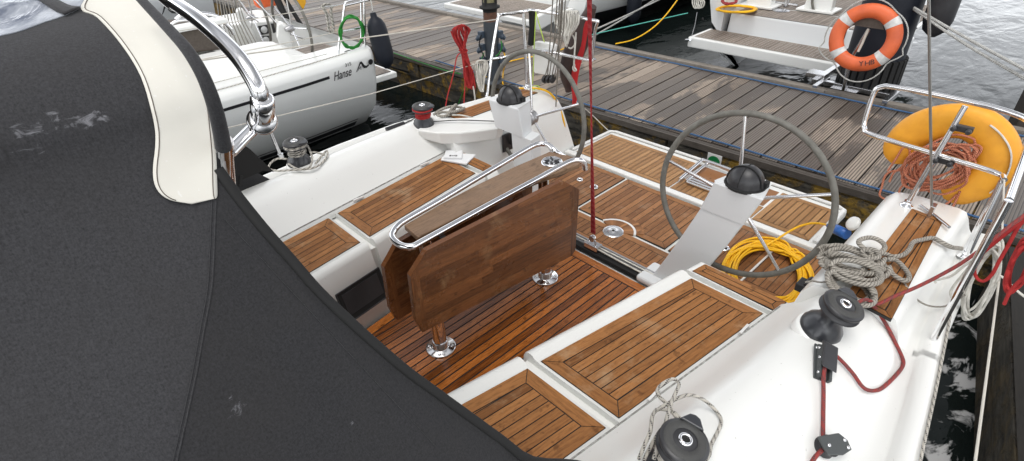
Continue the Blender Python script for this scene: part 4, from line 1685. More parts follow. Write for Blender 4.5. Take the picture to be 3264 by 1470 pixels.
m.tube([p+(p-U(3025, 500, X=XH)).normalized()*.05+ny*-.05 for p in ctr[28:46]], .012, 6, flat=.3)
m.build('edge_webbing', MT['r_white'], hb)
random.seed(21)
pts = []
c0 = U(3000, 530, X=XH-.05)
ey_, ez_ = V((0, -1, 0)), V((-.1, 0, 1))
for k in range(22):
    a_, b_ = .10+random.uniform(-.045, .02), .145+random.uniform(-.065, .035)
    ro = math.radians(-38+random.uniform(-16, 16))
    oy_, oz_ = random.uniform(-.03, .03), random.uniform(-.045, .03)
    for j in range(12):
        t = 2*PI*j/12+1.2
        x, y = a_*math.cos(t), b_*math.sin(t)
        pts.append(c0+ey_*(x*math.cos(ro)-y*math.sin(ro)+oy_)+ez_*(x*math.sin(ro)+y*math.cos(ro)+oz_)+V((random.uniform(-.018, .018)-.002*k, 0, 0)))
lowl = [U(x, y, X=XH-.06) for x, y in [(2960, 560), (2900, 545), (2850, 545), (2822, 560), (2810, 600), (2805, 625), (2840, 640), (2880, 625), (2900, 650), (2950, 672), (3010, 655), (3050, 620)]]
low2 = [U(x, y, X=XH-.07) for x, y in [(2830, 545), (2860, 500), (2880, 470), (2900, 478), (2890, 520), (2850, 550), (2835, 580)]]
low3 = [U(x, y, X=XH-.06) for x, y in [(2920, 560), (2870, 600), (2870, 650), (2920, 690), (2985, 700), (3030, 670), (3060, 610)]]
rope('floating_line', pts, .0056, 'r_orange', 'faded orange floating line coiled inside the yellow horseshoe buoy', 'rope', None, 3, n=6, extra=(lowl, low2, low3))
# clamps that hold the buoy tube
m = MB()
for x, y in ((3068, 410), (3010, 512)):
    c = U(x, y, X=3.2)
    m = MB()
    m.box(c, (.03, .085, .03))
    m.lathe([(.012, 0), (.013, .02), (.008, .024)], c+V((-.02, -.03, 0)), (-1, 0, 0), 12)
    m.lathe([(.012, 0), (.013, .02), (.008, .024)], c+V((-.02, .03, 0)), (-1, 0, 0), 12)
    m.build('buoy_clamp', MT['black'], pp, .004)
# flecked line lying along the toe rail
rope('deck_line', Sd([(3032, 985, .008), (3020, 1060, .008), (3002, 1150, .008), (2982, 1250, .008), (2960, 1350, .008), (2942, 1430, .008), (2930, 1490, .008)], .008), .0052, 'r_fleck',
     'black flecked grey line lying straight along the near toe rail', 'rope')
# coils at the right edge
random.seed(9)
T = (2700, 600)
kk = 564/1454


def hang(cS, a, b, ro, n, X=None, Y=None, jit=.15, o=(0, 0), k=1.0):
    pts = []
    for i in range(n):
        aa, bb = a*(1+random.uniform(-jit, jit)), b*(1+random.uniform(-jit, jit))
        ox, oy, rr = random.uniform(-a*.15, a*.15), random.uniform(-b*.06, b*.06), math.radians(ro+random.uniform(-6, 6))
        for j in range(12):
            t = 2*PI*j/12-PI/2
            x = cS[0]+ox+aa*math.cos(t)*math.cos(rr)-bb*math.sin(t)*math.sin(rr)
            y = cS[1]+oy+aa*math.cos(t)*math.sin(rr)+bb*math.sin(t)*math.cos(rr)
            p = U(o[0]+x*k, o[1]+y*k, Y=Y+random.uniform(-.02, .02)) if Y is not None else U(o[0]+x*k, o[1]+y*k, X=X+random.uniform(-.02, .02))
            pts.append(p)
    return pts


hk = hang((1100, 770), 90, 310, 22, 8, X=2.62, o=T, k=kk)
rope('white_coil', hk, .0052, 'r_white', 'white braided rope coil hung on the near guard wire over the water', 'rope', None, 4,
     extra=([U(T[0]+x*kk, T[1]+y*kk, X=2.6) for x, y in [(1260, 480), (1180, 460), (1080, 560), (960, 640), (860, 720), (760, 750), (720, 755), (730, 780)]],
            [U(T[0]+x*kk, T[1]+y*kk, X=2.6) for x, y in [(1230, 480), (1100, 540), (960, 700), (880, 800), (850, 860), (870, 930)]],
            [U(T[0]+x*kk, T[1]+y*kk, X=2.62) for x, y in [(1200, 700), (1290, 740), (1380, 830), (1470, 900), (1560, 960)]]))
hk = hang((1420, 640), 75, 230, 24, 7, X=2.45, o=T, k=kk)
rope('red_coil', hk, .0062, 'r_red', 'bright red rope coil hanging at the right edge of the view', 'rope', None, 4,
     extra=([U(T[0]+x*kk, T[1]+y*kk, X=2.4) for x, y in [(1480, 250), (1380, 320), (1250, 420), (1110, 540), (1050, 640), (1060, 730), (1120, 765), (1190, 710), (1250, 600), (1330, 460), (1400, 330), (1470, 250)]],
            [U(T[0]+x*kk, T[1]+y*kk, X=2.4) for x, y in [(1500, 700), (1420, 760), (1340, 850), (1290, 955)]]))
# red hank on the far guard wire
random.seed(14)
T = (1200, 0)
kk = 1/2.32
pts = []
for i in range(11):
    x0, x1 = 553+i*7+random.uniform(-5, 5), 692-i*7+random.uniform(-5, 5)
    q = [(x0, 225+random.uniform(-8, 12)), (x0+14+random.uniform(0, 16), 300), (624+i*4, 380), (640+i*5, 470), (650+i*7, 580), (668+i*6, 650+random.uniform(-16, 10)), (700+i*3, 640), (690+i*2, 520), (662-i*1, 440), (648-i*2, 380), (660+random.uniform(-15, 10), 300), (x1, 220), ((x0+x1)/2+8, 186+random.uniform(-4, 8))]
    pts += [U(T[0]+x*kk, T[1]+y*kk, Y=1.74+random.uniform(-.03, .02)) for x, y in q]
tails = [[U(T[0]+x*kk, T[1]+y*kk, Y=1.72) for x, y in l] for l in ([(630, 385), (595, 420), (575, 520), (550, 620), (525, 710), (512, 785)], [(640, 400), (646, 500), (655, 600), (650, 700), (646, 785)],
         [(610, 372), (650, 392), (672, 372), (640, 362), (612, 376)])]
rope('red_hank', pts, .0052, 'r_red', 'bright red rope hank hanging on the far upper guard wire', 'rope', 'rope hanks on the far stern rail', 3, n=6, extra=tails)
pts = []
for i in range(6):
    q = [(715+i*16, 480+random.uniform(-8, 5)), (730+i*10, 540), (748+i*6, 620), (770+i*4, 675), (790, 660), (790+i*2, 580), (800+i*5, 500), (790+i*4, 450), (750+i*3, 452)]
    pts += [U(T[0]+x*kk, T[1]+y*kk, Y=1.72+random.uniform(-.03, .02)) for x, y in q]
rope('white_hank', pts, .0065, 'r_white', 'short white rope hank tied low on the far stern rail beside the red one', 'rope', 'rope hanks on the far stern rail', 3, n=6,
     extra=([U(T[0]+x*kk, T[1]+y*kk, Y=1.70) for x, y in [(715, 640), (725, 700), (728, 750), (715, 785)]],))
pts = []
for i in range(11):
    x = 1318+i*16
    lo = 330-abs(i-5)*18
    q = [(x, 100), (x+6, 180), (1395+(i-5)*5, 260), (1400+(i-5)*6, lo), (1408+(i-5)*6, lo+10), (1416+(i-5)*6, 250), (x+16, 170), (x+14, 92), (x+7, 84)]
    pts += [U(T[0]+a*kk, T[1]+b*kk, X=3.23+random.uniform(-.02, .02)) for a, b in q]
rope('white_hank', pts, .0068, 'r_white', 'long white rope hank draped over the top of the far stern rail', 'rope', 'rope hanks on the far stern rail', 3, n=6,
     extra=([U(T[0]+x*kk, T[1]+y*kk, X=3.25) for x, y in [(1450, 260), (1466, 290), (1466, 330), (1440, 358), (1420, 352)]], [U(T[0]+x*kk, T[1]+y*kk, X=3.25) for x, y in [(1475, 240), (1468, 350), (1460, 470), (1466, 500), (1478, 520), (1462, 525), (1452, 500), (1466, 480)]]))
# grey knotted rope and pale loop on the far quarter
kn = Sp([(420, 850, .56), (470, 815, .59), (540, 790, .61), (600, 790, .60), (640, 805, .58), (590, 830, .57), (530, 850, .58), (560, 800, .62), (590, 775, .62), (560, 830, .58), (500, 860, .57), (450, 850, .56), (480, 830, .58), (550, 830, .60), (620, 815, .60), (650, 800, .58)], 0, T, kk)
rope('grey_rope', kn, .011, 'r_grey', 'knotted grey laid rope lying just aft of the far red winch', 'rope', None, 4)
rope('pale_line', Sp([(560, 852, .59), (620, 852, .59), (690, 866, .575), (735, 885, .56), (755, 912, .55)], 0, T, kk), .006, 'r_white', 'short pale loop of line behind the coaming corner', 'rope')
# yellow lead over the far quarter
rope('yellow_lead', [U(1556+40, 291, .575), U(1650, 283, .575), U(1700, 281, .575), U(1745, 292, .575), U(1775, 325, X=3.33), U(1795, 380, X=3.37), U(1803, 430, X=3.42), U(1809, 462, X=3.46)], .009, 'r_yellow',
     'yellow lead running over the far quarter and down the stern', 'power cable')
rope('lime_line', [U(1708, 40, X=3.14), U(1704, 120, X=3.14), U(1700, 220, X=3.14), U(1698, 268, X=3.14)], .004, 'r_lime', 'thin lime green line dangling from the far stern rail', 'rope', None, 4,
     extra=([U(1708, 40, X=3.15), U(1722, 90, X=3.16), U(1735, 135, X=3.17)], [U(x, y, .575) for x, y in [(1680, 284), (1705, 274), (1720, 278), (1690, 290)]]))
# white moulded board on the far rail
m = MB()
P = [U(x, y, X=3.2) for x, y in [(1696, 142), (1704, 134), (1754, 140), (1764, 148), (1766, 235), (1758, 243), (1704, 234), (1699, 225)]]
m.hexa(P, [p+V((.05, 0, 0)) for p in P])
bd = tag(m.build('outboard_pad', MT['white'], None, .006), 'white moulded outboard pad strapped to the far stern rail', 'outboard pad')
m = MB()
P = [U(x, y, X=3.19) for x, y in [(1697, 152), (1764, 159), (1764, 163), (1697, 156)]]
m.hexa(P, [p+V((.02, 0, 0)) for p in P])
m.build('pad_rib', MT['gelgrey'], bd)
m = MB()
m.tube([U(1696, 36, X=3.14), U(1697, 90, X=3.14), U(1692, 142, X=3.14)], .026, 8)
tag(m.build('black_sleeve', MT['matblack']), 'black padded sleeve hanging from the far stern rail', 'sleeve')
# furled ensign on its staff
fl = thing('furled_ensign', 'dark staff with a furled red flag leaning off the far quarter', 'flag')
m = MB()
m.tube([U(1888, 20, X=3.42), U(1868, 70, X=3.42), U(1845, 130, X=3.40), U(1820, 190, X=3.40), U(1806, 240, X=3.40), U(1815, 290, X=3.42)], lambda q: .035+.05*math.sin(PI*min(1, q*1.05))**1.2, 12, sub=5)
m.build('staff', MT['darkflag'], fl)
m = MB()
m.tube([U(1876, 60, X=3.37), U(1865, 100, X=3.37), U(1852, 160, X=3.37), U(1838, 210, X=3.37), U(1830, 260, X=3.38), U(1832, 310, X=3.40), U(1828, 336, X=3.42)], lambda q: .014+.02*math.sin(PI*min(1, q*1.0))**.8, 10, sub=5, flat=.6)
m.build('flag_cloth', MT['redflag'], fl)
# thin slat with black grip on the far side deck
m = MB()
m.tube([U(1232, 414, .6), U(1260, 404, .6), U(1288, 394, .6)], .018, 10)
m.tube([U(1288, 394, .6), U(1310, 384, .6), U(1330, 372, .6)], .005, 6)
tag(m.build('boathook_grip', MT['black']), 'black foam grip of a pole lying on the far coaming edge', 'pole')
# ================================================================== WATER
WZ = -.45


def water_mat2(t):
    """add froth and painted sky reflections along the finger pontoon and by the dock"""
    pass


m = MB()
S_ = 400
m.add([(-S_, -S_, WZ), (S_, -S_, WZ), (S_, S_, WZ), (-S_, S_, WZ)], [(0, 1, 2, 3)])
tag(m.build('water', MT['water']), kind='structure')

# ================================================================== DOCK
dock = thing('wooden_dock', 'long weathered grey wooden dock crossing behind the yachts, planks grooved and partly wet', 'dock')
da = V((-.036, 1, 0)).normalized()
db = V((1, .036, 0)).normalized()
D0 = V((4.265, 0, 0))
DW = 2.09
DP = lambda a, b, z=0: D0+da*a+db*b+V((0, 0, z))
random.seed(31)
m = MB()
a = -3.2
while a < 15:
    w = .138
    a1 = a+w
    j0, j1 = random.uniform(-.006, .006), random.uniform(-.006, .006)
    zz = random.uniform(-.003, .003)
    q = [DP(a, .14+j0), DP(a, DW-.13+j1), DP(a1, DW-.13+j1), DP(a1, .14+j0)]
    top = [p+V((0, 0, zz)) for p in q]
    bot = [p+V((0, 0, -.03)) for p in q]
    o = len(m.v)
    fs = [(3, 2, 1, 0), (4, 5, 6, 7), (0, 1, 5, 4), (1, 2, 6, 5), (2, 3, 7, 6), (3, 0, 4, 7)]
    L = DW-.27
    us = [[(0, 0)]*4, [(a*7, 0), (a*7+L, 0), (a*7+L, w), (a*7, w)], [(a*7, 0), (a*7+L, 0), (a*7+L, 0), (a*7, 0)], [(0, 0)]*4, [(a*7, w), (a*7+L, w), (a*7+L, w), (a*7, w)], [(0, 0)]*4]
    us[1] = [(a*7, 0), (a*7+L, 0), (a*7+L, w), (a*7, w)]
    m.add(bot+top, fs, False, us)
    a = a1+.011
m.build('deck_planks', MT['dock'], dock)


def beam(mb, b0, b1, z0, z1, a0=-3.2, a1=15, step=3.1):
    a = a0
    while a < a1:
        e = min(a+step, a1)-.004
        q = [DP(a, b0, z0), DP(a, b1, z0), DP(e, b1, z0), DP(e, b0, z0)]
        t = [DP(a, b0, z1), DP(a, b1, z1), DP(e, b1, z1), DP(e, b0, z1)]
        L, w = e-a, b1-b0
        mb.add(q+t, [(3, 2, 1, 0), (4, 5, 6, 7), (0, 1, 5, 4), (1, 2, 6, 5), (2, 3, 7, 6), (3, 0, 4, 7)], False,
               [[(0, 0)]*4, [(a, 0), (a, w), (e, w), (e, 0)], [(0, 0), (0, .1), (0, .1), (0, 0)], [(a, 0), (e, 0), (e, .1), (a, .1)], [(0, 0)]*4, [(e, 0), (a, 0), (a, .1), (e, .1)]])
        a += step


m = MB()
beam(m, .062, .084, -.06, -.002)
beam(m, .087, .108, -.06, -.001)
beam(m, .111, .132, -.06, -.003)
m.build('near_edge_beam', MT['beamdark'], dock, .002)
m = MB()
beam(m, DW-.105, DW-.055, -.06, .03)
beam(m, DW-.05, DW, -.06, .027)
m.build('far_edge_beam', MT['beam'], dock, .003)
m = MB()
a = -3.2
while a < 15:
    e = a+1.9
    q = [DP(a, .085, -.9), DP(a, DW-.04, -.9), DP(e, DW-.04, -.9), DP(e, .085, -.9)]
    m.hexa(q, [p+V((0, 0, .862)) for p in q])
    m.hexa([DP(a, .068, -.26), DP(a, .085, -.26), DP(e-.05, .085, -.26), DP(e-.05, .068, -.26)], [DP(a, .068, -.085), DP(a, .085, -.085), DP(e-.05, .085, -.085), DP(e-.05, .068, -.085)])
    a = e+.02
m.build('dock_float', MT['fascia'], dock)


def drope(b, z, a0, a1, seedv, amp=.012):
    random.seed(seedv)
    n = int((a1-a0)/.45)
    return [DP(a0+(a1-a0)*i/n, b+random.uniform(-amp, amp), z) for i in range(n+1)]


rope('dock_line', drope(.165, .012, -2.6, 4.2, 4), .0085, 'r_blue', 'blue line lying along the near edge of the dock', 'rope', None, 4, n=6)
rope('dock_line', drope(DW-.175, .012, -2.6, 3.1, 6), .0085, 'r_blue', 'blue line lying along the far edge of the dock', 'rope', None, 4, n=6)
# small painted sign on the dock side
sg = thing('berth_sign', 'small white sign with green half disc and letter E on the dock side', 'sign')
XS = 4.325
c00, c10, c11 = U(2252, 537, X=XS), U(2297, 552, X=XS), U(2304, 497, X=XS)
c01 = U(2258, 486, X=XS)
up = V((0, 0, 1))
rt = (c10-c00)
rt.z = 0
Wd = .135
ex = V((.036, -1, 0)).normalized()
o = V((DP(.1, .066).x-.004, (c01.y), c01.z-.16))
m = MB()
q = [o, o+ex*Wd, o+ex*Wd+up*.165, o+up*.165]
m.prism(q, (-.006, 0, 0))
m.build('sign_plate', MT['white'], sg, .002)
m = MB()
cx0 = o+ex*Wd*.5+up*.088+V((-.0075, 0, 0))
pts = [cx0+ex*(.058*math.cos(t))+up*(.058*math.sin(t)) for t in [PI*k/20 for k in range(21)]]
m.prism(pts, (-.001, 0, 0))
m.build('green_half_disc', MT['green'], sg)
lettering('E', .085, o+ex*.042+up*.015+V((-.0078, 0, 0)), ex, up, MT['ink'], sg)
# shore power post
pst = thing('power_post', 'slate grey shore power post with lantern head and blue sockets on the dock edge', 'power post')
B = U(1575, 260, .0)
m = MB()
m.lathe([(.084, 0), (.084, .70)], B, n=28)
m.lathe([(.12, 0), (.115, .02), (.086, .03)], B, n=28)
m.build('column', MT['post'], pst)
m = MB()
m.lathe([(.079, .70), (.078, .80)], B, n=28)
m.build('rusty_band', MT['rust'], pst)
m = MB()
m.lathe([(.08, .80), (.082, .835), (.115, .84), (.115, .855), (.085, .86), (.084, .90)], B, n=28)
m.lathe([(.09, 1.14), (.10, 1.16), (.06, 1.22), (.001, 1.23)], B, n=28)
for k in range(4):
    t = k*PI/2+.3
    m.box(B+V((.082*math.cos(t), .082*math.sin(t), 1.02)), (.02, .02, .26))
lh = m.build('lantern_frame', MT['matblack'], pst)
m = MB()
m.lathe([(.07, .88), (.073, 1.0), (.07, 1.15)], B, n=24)
m.build('lantern_glass', MT['lamp'], pst)
vv = V((-cr.x*0+cr.x, cr.y, 0)).normalized()
for z in (.56, .42, .27):
    for s in (-1, 1):
        c = B+vv*s*.105+V((-.03, -.02, z))
        m = MB()
        m.box(c, (.06, .06, .075))
        ax = (vv*s*.8+V((0, 0, -.6)))
        m.lathe([(.032, 0), (.034, .045), (.026, .05), (.02, .075)], c+V((0, 0, -.01)), ax, 14)
        m.build('socket', MT['bluegrey'], pst, .006)
for j, (mat, q) in enumerate((('r_green', [(1542, 170), (1525, 215), (1505, 250), (1480, 285), (1462, 330)]), ('r_black', [(1534, 112), (1528, 140), (1536, 165), (1545, 185)]),
                              ('r_green', [(1597, 130), (1600, 150), (1592, 170), (1580, 180)]))):
    m = MB()
    m.tube([U(x, y, X=B.x-.13-.02*j) for x, y in q], .007, 6, sub=4)
    m.build('socket_lead', MT[mat], pst)
rope('yellow_lead', [U(1598, 152, X=4.35), U(1607, 170, X=4.33), U(1612, 195, X=4.33), U(1604, 230, .02), U(1602, 262, .01), U(1604, 268, .01)], .008, 'r_yellow', 'yellow lead dropping from the right hand sockets of the power post', 'power cable')
rope('yellow_lead', [U(x, y, .012) for x, y in [(1545, 248), (1575, 232), (1600, 205), (1640, 192), (1690, 182), (1745, 175), (1790, 158), (1820, 148)]], .008, 'r_yellow', 'yellow lead running across the dock from behind the power post', 'power cable')
rope('thin_line', [U(x, y, .05) for x, y in [(1252, 168), (1330, 195), (1420, 225), (1470, 236)]], .006, 'r_green', 'thin dark green line lying along the dock edge beside the hanging fender', 'rope')
# black pile with its lifebuoy
pile = thing('mooring_pile', 'thick black steel pile standing just beyond the dock with a fender on it', 'pile')
PB = V((6.80, -.26, 0))
m = MB()
m.lathe([(.27, -.9), (.27, .2), (.265, 2.6), (.25, 2.62), (.001, 2.62)], PB, n=40)
m.build('pile_body', MT['navy'], pile)
m = MB()
for k in range(26):
    t = 2*PI*k/26
    m.box(PB+V((.285*math.cos(t), .285*math.sin(t), .05)), (.03, .05, .55), M.Rotation(t, 3, 'Z'))
m.build('wear_strips', MT['matblack'], pile)
m = MB()
fc = V((6.72, -.70, 1.02))
m.lathe([(.03, -.42), (.10, -.36), (.125, -.26), (.125, .26), (.10, .36), (.03, .42)], fc, n=24)
m.build('pile_fender', MT['black'], pile)
m = MB()
m.box(PB+V((-.36, .34, .03)), (.36, .05, .06))
m.box(PB+V((-.36, -.34, .03)), (.36, .05, .06))
m.box(PB+V((-.30, 0, .03)), (.05, .7, .05))
m.box(PB+V((.0, .42, .03)), (.7, .06, .06))
m.box(PB+V((-.2, .45, .07)), (.16, .20, .05))
m.build('pile_guide', MT['steel'], pile, .004)
lb_ = thing('life_ring', 'orange ring lifebuoy with silver bands and stencilled letters hung by the dock', 'lifebuoy')
LX = 6.24
c = U(2756, 121, X=LX)
nrm = V((1, .04, -.18)).normalized()
ea = V((0, 0, 1)).cross(nrm).normalized()
eb = nrm.cross(ea)
RP, rp = .247, .068


def torus(mb, R, r, a0, a1, n, k=18, flat=.8):
    rings = []
    for i in range(n+1):
        t = a0+(a1-a0)*i/n
        d = ea*math.cos(t)+eb*math.sin(t)
        rings.append([c+d*(R+r*math.cos(q))+nrm*(r*flat*math.sin(q)) for q in [2*PI*j/k for j in range(k)]])
    mb.grid(rings, True, True)


m = MB()
torus(m, RP, rp, 0, 2*PI, 64)
m.build('ring', MT['orange'], lb_)
for t in (.62, 2.45, 3.78, 5.55):
    m = MB()
    torus(m, RP, rp*1.03, t-.13, t+.13, 5)
    m.build('reflective_band', MT['reflective'], lb_)
m = MB()
gl = []
for k in range(48):
    t = 2*PI*k/48
    q = RP+rp+.004+.035*abs(math.sin(2*(t-.6)))+(.06 if 3.3 < t < 6 else 0)*abs(math.sin(2*(t-.6)))
    gl.append(c+(ea*math.cos(t)+eb*math.sin(t))*q+V((-.01, 0, 0)))
m.tube(gl, .007, 6, closed=True)
m.build('grab_line', MT['r_whitetw'], lb_)
for ch, xs_, ys_ in (('Y', 2737, 211), ('H', 2755, 210), ('B', 2773, 206)):
    o_ = UP(xs_, ys_, c-nrm*(rp*.8+.004), nrm)
    r_ = UP(xs_+18, ys_-2, c-nrm*(rp*.8+.004), nrm)-o_
    u_ = UP(xs_+3, ys_-16, c-nrm*(rp*.8+.004), nrm)-o_
    lettering(ch, .066, o_, r_, u_, MT['ink'], lb_, name='stencil_letter', sx=1.05)
hg = thing('lifebuoy_stand', 'galvanised post with dull grey top board carrying the orange lifebuoy', 'stand')
m = MB()
b0 = U(2688, 290, .0)
t0 = U(2770, 95, X=6.33)
m.tube([b0+V((.0, 0, 0)), V((6.34, b0.y-.005, .35)), t0+V((0, 0, .0))], .022, 6)
m.box(b0+V((.03, 0, .006)), (.1, .26, .012))
m.build('bracket', MT['steel'], hg)
m = MB()
hb_ = [U(x, y, X=6.33) for x, y in [(2712, 80), (2718, 62), (2738, 48), (2762, 44), (2790, 50), (2810, 66), (2816, 95)]]
m.hexa(hb_, [p+V((.02, 0, 0)) for p in hb_])
m.build('top_board', MT['tan'], hg)
m = MB()
m.tube([U(2768, 92, X=6.3), U(2748, 140, X=6.3), U(2735, 165, X=6.29)], .012, 6)
m.build('line_pouch', MT['shroud'], hg)
# square timber pile at the right edge
m = MB()
p0 = U(3255, 352, X=7.0)
m.box((7.05, p0.y-.12, -.3), (.30, .30, 1.1), M.Rotation(.3, 3, 'Z'))
sq = tag(m.build('timber_pile', MT['beamdark'], None, .02), 'square dark timber pile in the water at the right edge', 'pile')
# finger pontoon beside the near hull
m = MB()
A, Bq, Cq = V((4.25, -1.955, 0)), V((-2.5, -3.25, 0)), V((0, -1.6, 0))
dirf = (Bq-A).normalized()
nf = V((dirf.y, -dirf.x, 0))
if nf.y > 0:
    nf = -nf
q = [A+V((0, 0, -.9)), Bq+V((0, 0, -.9)), Bq+nf*.9+V((0, 0, -.9)), A+nf*.9+V((0, 0, -.9))]
m.hexa(q, [p+V((0, 0, .88)) for p in q])
fg = tag(m.build('finger_pontoon', MT['mossy'], None), 'dark finger pontoon with mossy timber edge beside the near hull', 'pontoon')
m = MB()
L = (Bq-A).length
for k in range(6):
    o0 = A+nf*(k*.15+.003)
    q = [o0, o0+dirf*L, o0+dirf*L+nf*.14, o0+nf*.14]
    m.add([p+V((0, 0, .0)) for p in q], [(0, 1, 2, 3)], False, [[(0, 0), (L, 0), (L, .14), (0, .14)]])
m.build('pontoon_planks', MT['wetplank'], fg)

# ---- mooring lines across the basin
rope('mooring_line', [U(1903, 92, X=6.5), U(2000, 48, X=7.6), U(2106, -3, X=9)], .013, 'r_whitetw', 'upper of two white mooring lines crossing the water beyond the dock', 'rope', 'white mooring lines beyond the dock', 4,)
rope('mooring_line', [U(1880, 122, X=6.35), U(1980, 65, X=7.5), U(2098, -8, X=9)], .012, 'r_whitetw', 'lower of two white mooring lines crossing the water beyond the dock', 'rope', 'white mooring lines beyond the dock', 4)
rope('mooring_line', [U(1880, 112, X=6.36), U(2040, 76, X=7.0), U(2192, 42, X=7.7)], .007, 'r_turq', 'turquoise mooring line reaching from the dock to the stern beyond', 'rope')
rope('mooring_line', [U(1962, 140, X=6.33), U(2020, 126, X=6.6), U(2080, 90, X=7.0), U(2125, 45, X=7.4), U(2165, -8, X=7.9)], .009, 'r_yellow', 'slack yellow mooring line rising from the dock over the dark water', 'rope')
rope('mooring_line', [U(2905, 20, X=6.7), U(3075, 118, X=6.0), U(3285, 232, X=5.2)], .012, 'r_whitetw', 'upper of the paired white mooring lines leaving the black pile', 'rope', 'white mooring lines from the pile', 4)
rope('mooring_line', [U(2905, 24, X=6.7), U(3060, 130, X=6.0), U(3285, 262, X=5.2)], .012, 'r_whitetw', 'lower of the paired white mooring lines leaving the black pile', 'rope', 'white mooring lines from the pile', 4)
rope('stern_line', [U(1828, 318, X=3.45), U(1880, 360, X=3.8), U(1945, 422, X=4.0), U(1960, 425, X=4.0)], .005, 'r_white', 'thin white line slanting from the far quarter to the platform corner', 'rope')
EXPO = -.26
# ================================================================== NEIGHBOUR ON THE FAR SIDE
nb = thing('neighbour_yacht', 'white sailing yacht moored alongside with dark hull stripe and lettering near its stern', 'sailing yacht')
N0 = 5.15
NS = [(-4, 1.5), (-1, 1.72), (1, 1.72), (2.2, 1.66), (2.9, 1.58), (3.12, 1.52)]
nw = lambda x: lerp_tab(NS, x)/1.66


def nprof(x):
    k = nw(x)
    return [(.95*k, .49), (1.30*k, .495), (1.50*k, .50), (1.515*k, .56), (1.61*k, .565), (1.655*k, .555), (1.685*k, .525), (1.70*k, .48), (1.66*k, .20), (1.52*k, -.12), (1.20*k, -.40), (.95*k, -.52), (.3*k, -.75)]


def nrow(x, s, rake=0):
    return [V((x+rake*(.6-z)*.02, N0+s*y, z)) for y, z in nprof(x)]


m = MB()
xs = [-4, -2, -.5, .6, 1.4, 2.0, 2.5, 2.8, 2.96]
for s in (-1, 1):
    rows = [nrow(x, s, 1 if x > 2.8 else 0) for x in xs]
    m.grid(rows)
    e = rows[-1]
    # rounded stern corner
    rr = [e]
    for k in range(1, 6):
        t = k/5*PI/2
        rr.append([V((p.x+.10*math.sin(t), p.y-s*.10*(1-math.cos(t)), p.z)) for p in e])
    m.grid(rr)
last = {}
a = [V((p.x+.10, p.y+.10, p.z)) for p in nrow(2.96, -1, 1)]
b = [V((p.x+.10, p.y-.10, p.z)) for p in nrow(2.96, 1, 1)]
m.grid([a, b])
m.build('hull', MT['hullgrey'], nb)
m = MB()
st = []
for y0, z0, z1, nm in ((0, 0, 0, 0),):
    pass


def on_nhull(x, z, off=.004):
    p = nprof(x)
    for (y0, z0), (y1, z1) in zip(p[5:], p[6:]):
        if z1 <= z <= z0:
            return V((x, N0-(y0+(y1-y0)*(z-z0)/(z1-z0))-off, z))
    return V((x, N0-p[7][0]-off, z))


def nstripe(mb, x0, x1, za, zb, n=20):
    rows = [[on_nhull(x0+(x1-x0)*i/n, z) for z in (zb, (za+zb)/2, za)] for i in range(n+1)]
    mb.grid(rows)


nstripe(m, -3.5, 2.44, .40, .43)
m.build('hull_stripe', MT['ink'], nb)
m = MB()
nstripe(m, -3.5, 2.84, -.45, -.30, 30)
nstripe(m, -3.5, 2.84, -.27, -.255, 30)
m.build('boot_stripe', MT['ink'], nb)
# the lettering and wave emblem by the stern
p0, p1, pz = on_nhull(2.48, .365, .008), on_nhull(2.79, .365, .008), on_nhull(2.48, .455, .008)
ex, ey = (p1-p0).normalized(), (pz-p0)
lettering('Hanse', .135, p0, ex, ey, MT['ink'], nb, shear=.35, sx=.66)
lettering('315', .052, p0+ex*.16+ey.normalized()*.107, ex, ey, MT['ink'], nb, sx=1.05)
m = MB()
eo = p0+ex*.285+ey.normalized()*.015
eyn = ey.normalized()
nrm_ = ex.cross(eyn)
sw = [(0, 0), (.06, .075), (.115, .165), (.15, .175), (.18, .14), (.21, .085), (.255, .055), (.315, .075)]
sw2 = [(.0, -.005), (.075, .065), (.12, .125), (.145, .13), (.162, .075), (.195, .03), (.25, .015), (.315, .05)]
T3 = lambda x, y: eo+ex*x*.56+eyn*y*.56
for (a0, b0), (a1, b1) in zip(zip(sw, sw2), zip(sw[1:], sw2[1:])):
    m.prism([T3(*a0), T3(*b0), T3(*b1), T3(*a1)], nrm_*.002)
m.prism([T3(.365+.055*math.cos(t), .105+.055*math.sin(t)) for t in [2*PI*k/22 for k in range(22)]], nrm_*.002)
m.prism([T3(.02, -.004), T3(.09, .06), T3(.132, .09), T3(.125, .02), T3(.115, .018), T3(.12, .07), T3(.09, .045)], nrm_*.002)
m.build('wave_emblem', MT['ink'], nb)
# deck, coaming and cockpit
m = MB()
m.box((-1.6, N0, .55), (4.8, 2.2, .06))
m.build('side_deck', MT['gel'], nb)
m = MB()
ridge = [(4.08, .47), (4.16, .56), (4.26, .635), (4.36, .655), (4.52, .655), (4.62, .62), (4.68, .0)]
rings = [[V((x, y, z if z < .1 else .47+(z-.47)*k)) for y, z in ridge] for x, k in ((-3, 1), (1.6, 1), (2.2, .98), (2.34, .85), (2.58, .05))]
m.loft(rings, False)
m.build('coaming', MT['gel'], nb, .02, 3)
m = MB()
m.box((2.74, 4.38, .43), (.50, .62, .04))
m.box((2.2, 5.3, -.02), (2.0, 1.6, .04))
m.box((1.3, 5.3, .25), (.1, 1.6, .6))
m.build('cockpit_seat', MT['gel'], nb, .01)
m = MB()
planks(m, [(2.55, 4.12), (2.97, 4.14), (2.97, 4.62), (2.52, 4.62)], .454, .045, frame=.04)
planks(m, [(1.5, 4.7), (3.0, 4.7), (3.0, 5.9), (1.5, 5.9)], .004, .045, frame=.04)
m.build('seat_slats', [MT['teakgrey'], MT['caulk']], nb)
m = MB()
m.box((3.36, 4.95, -.02), (.62, 1.5, .07))
npf = m.build('bathing_platform', MT['gel'], nb, .012)
m = MB()
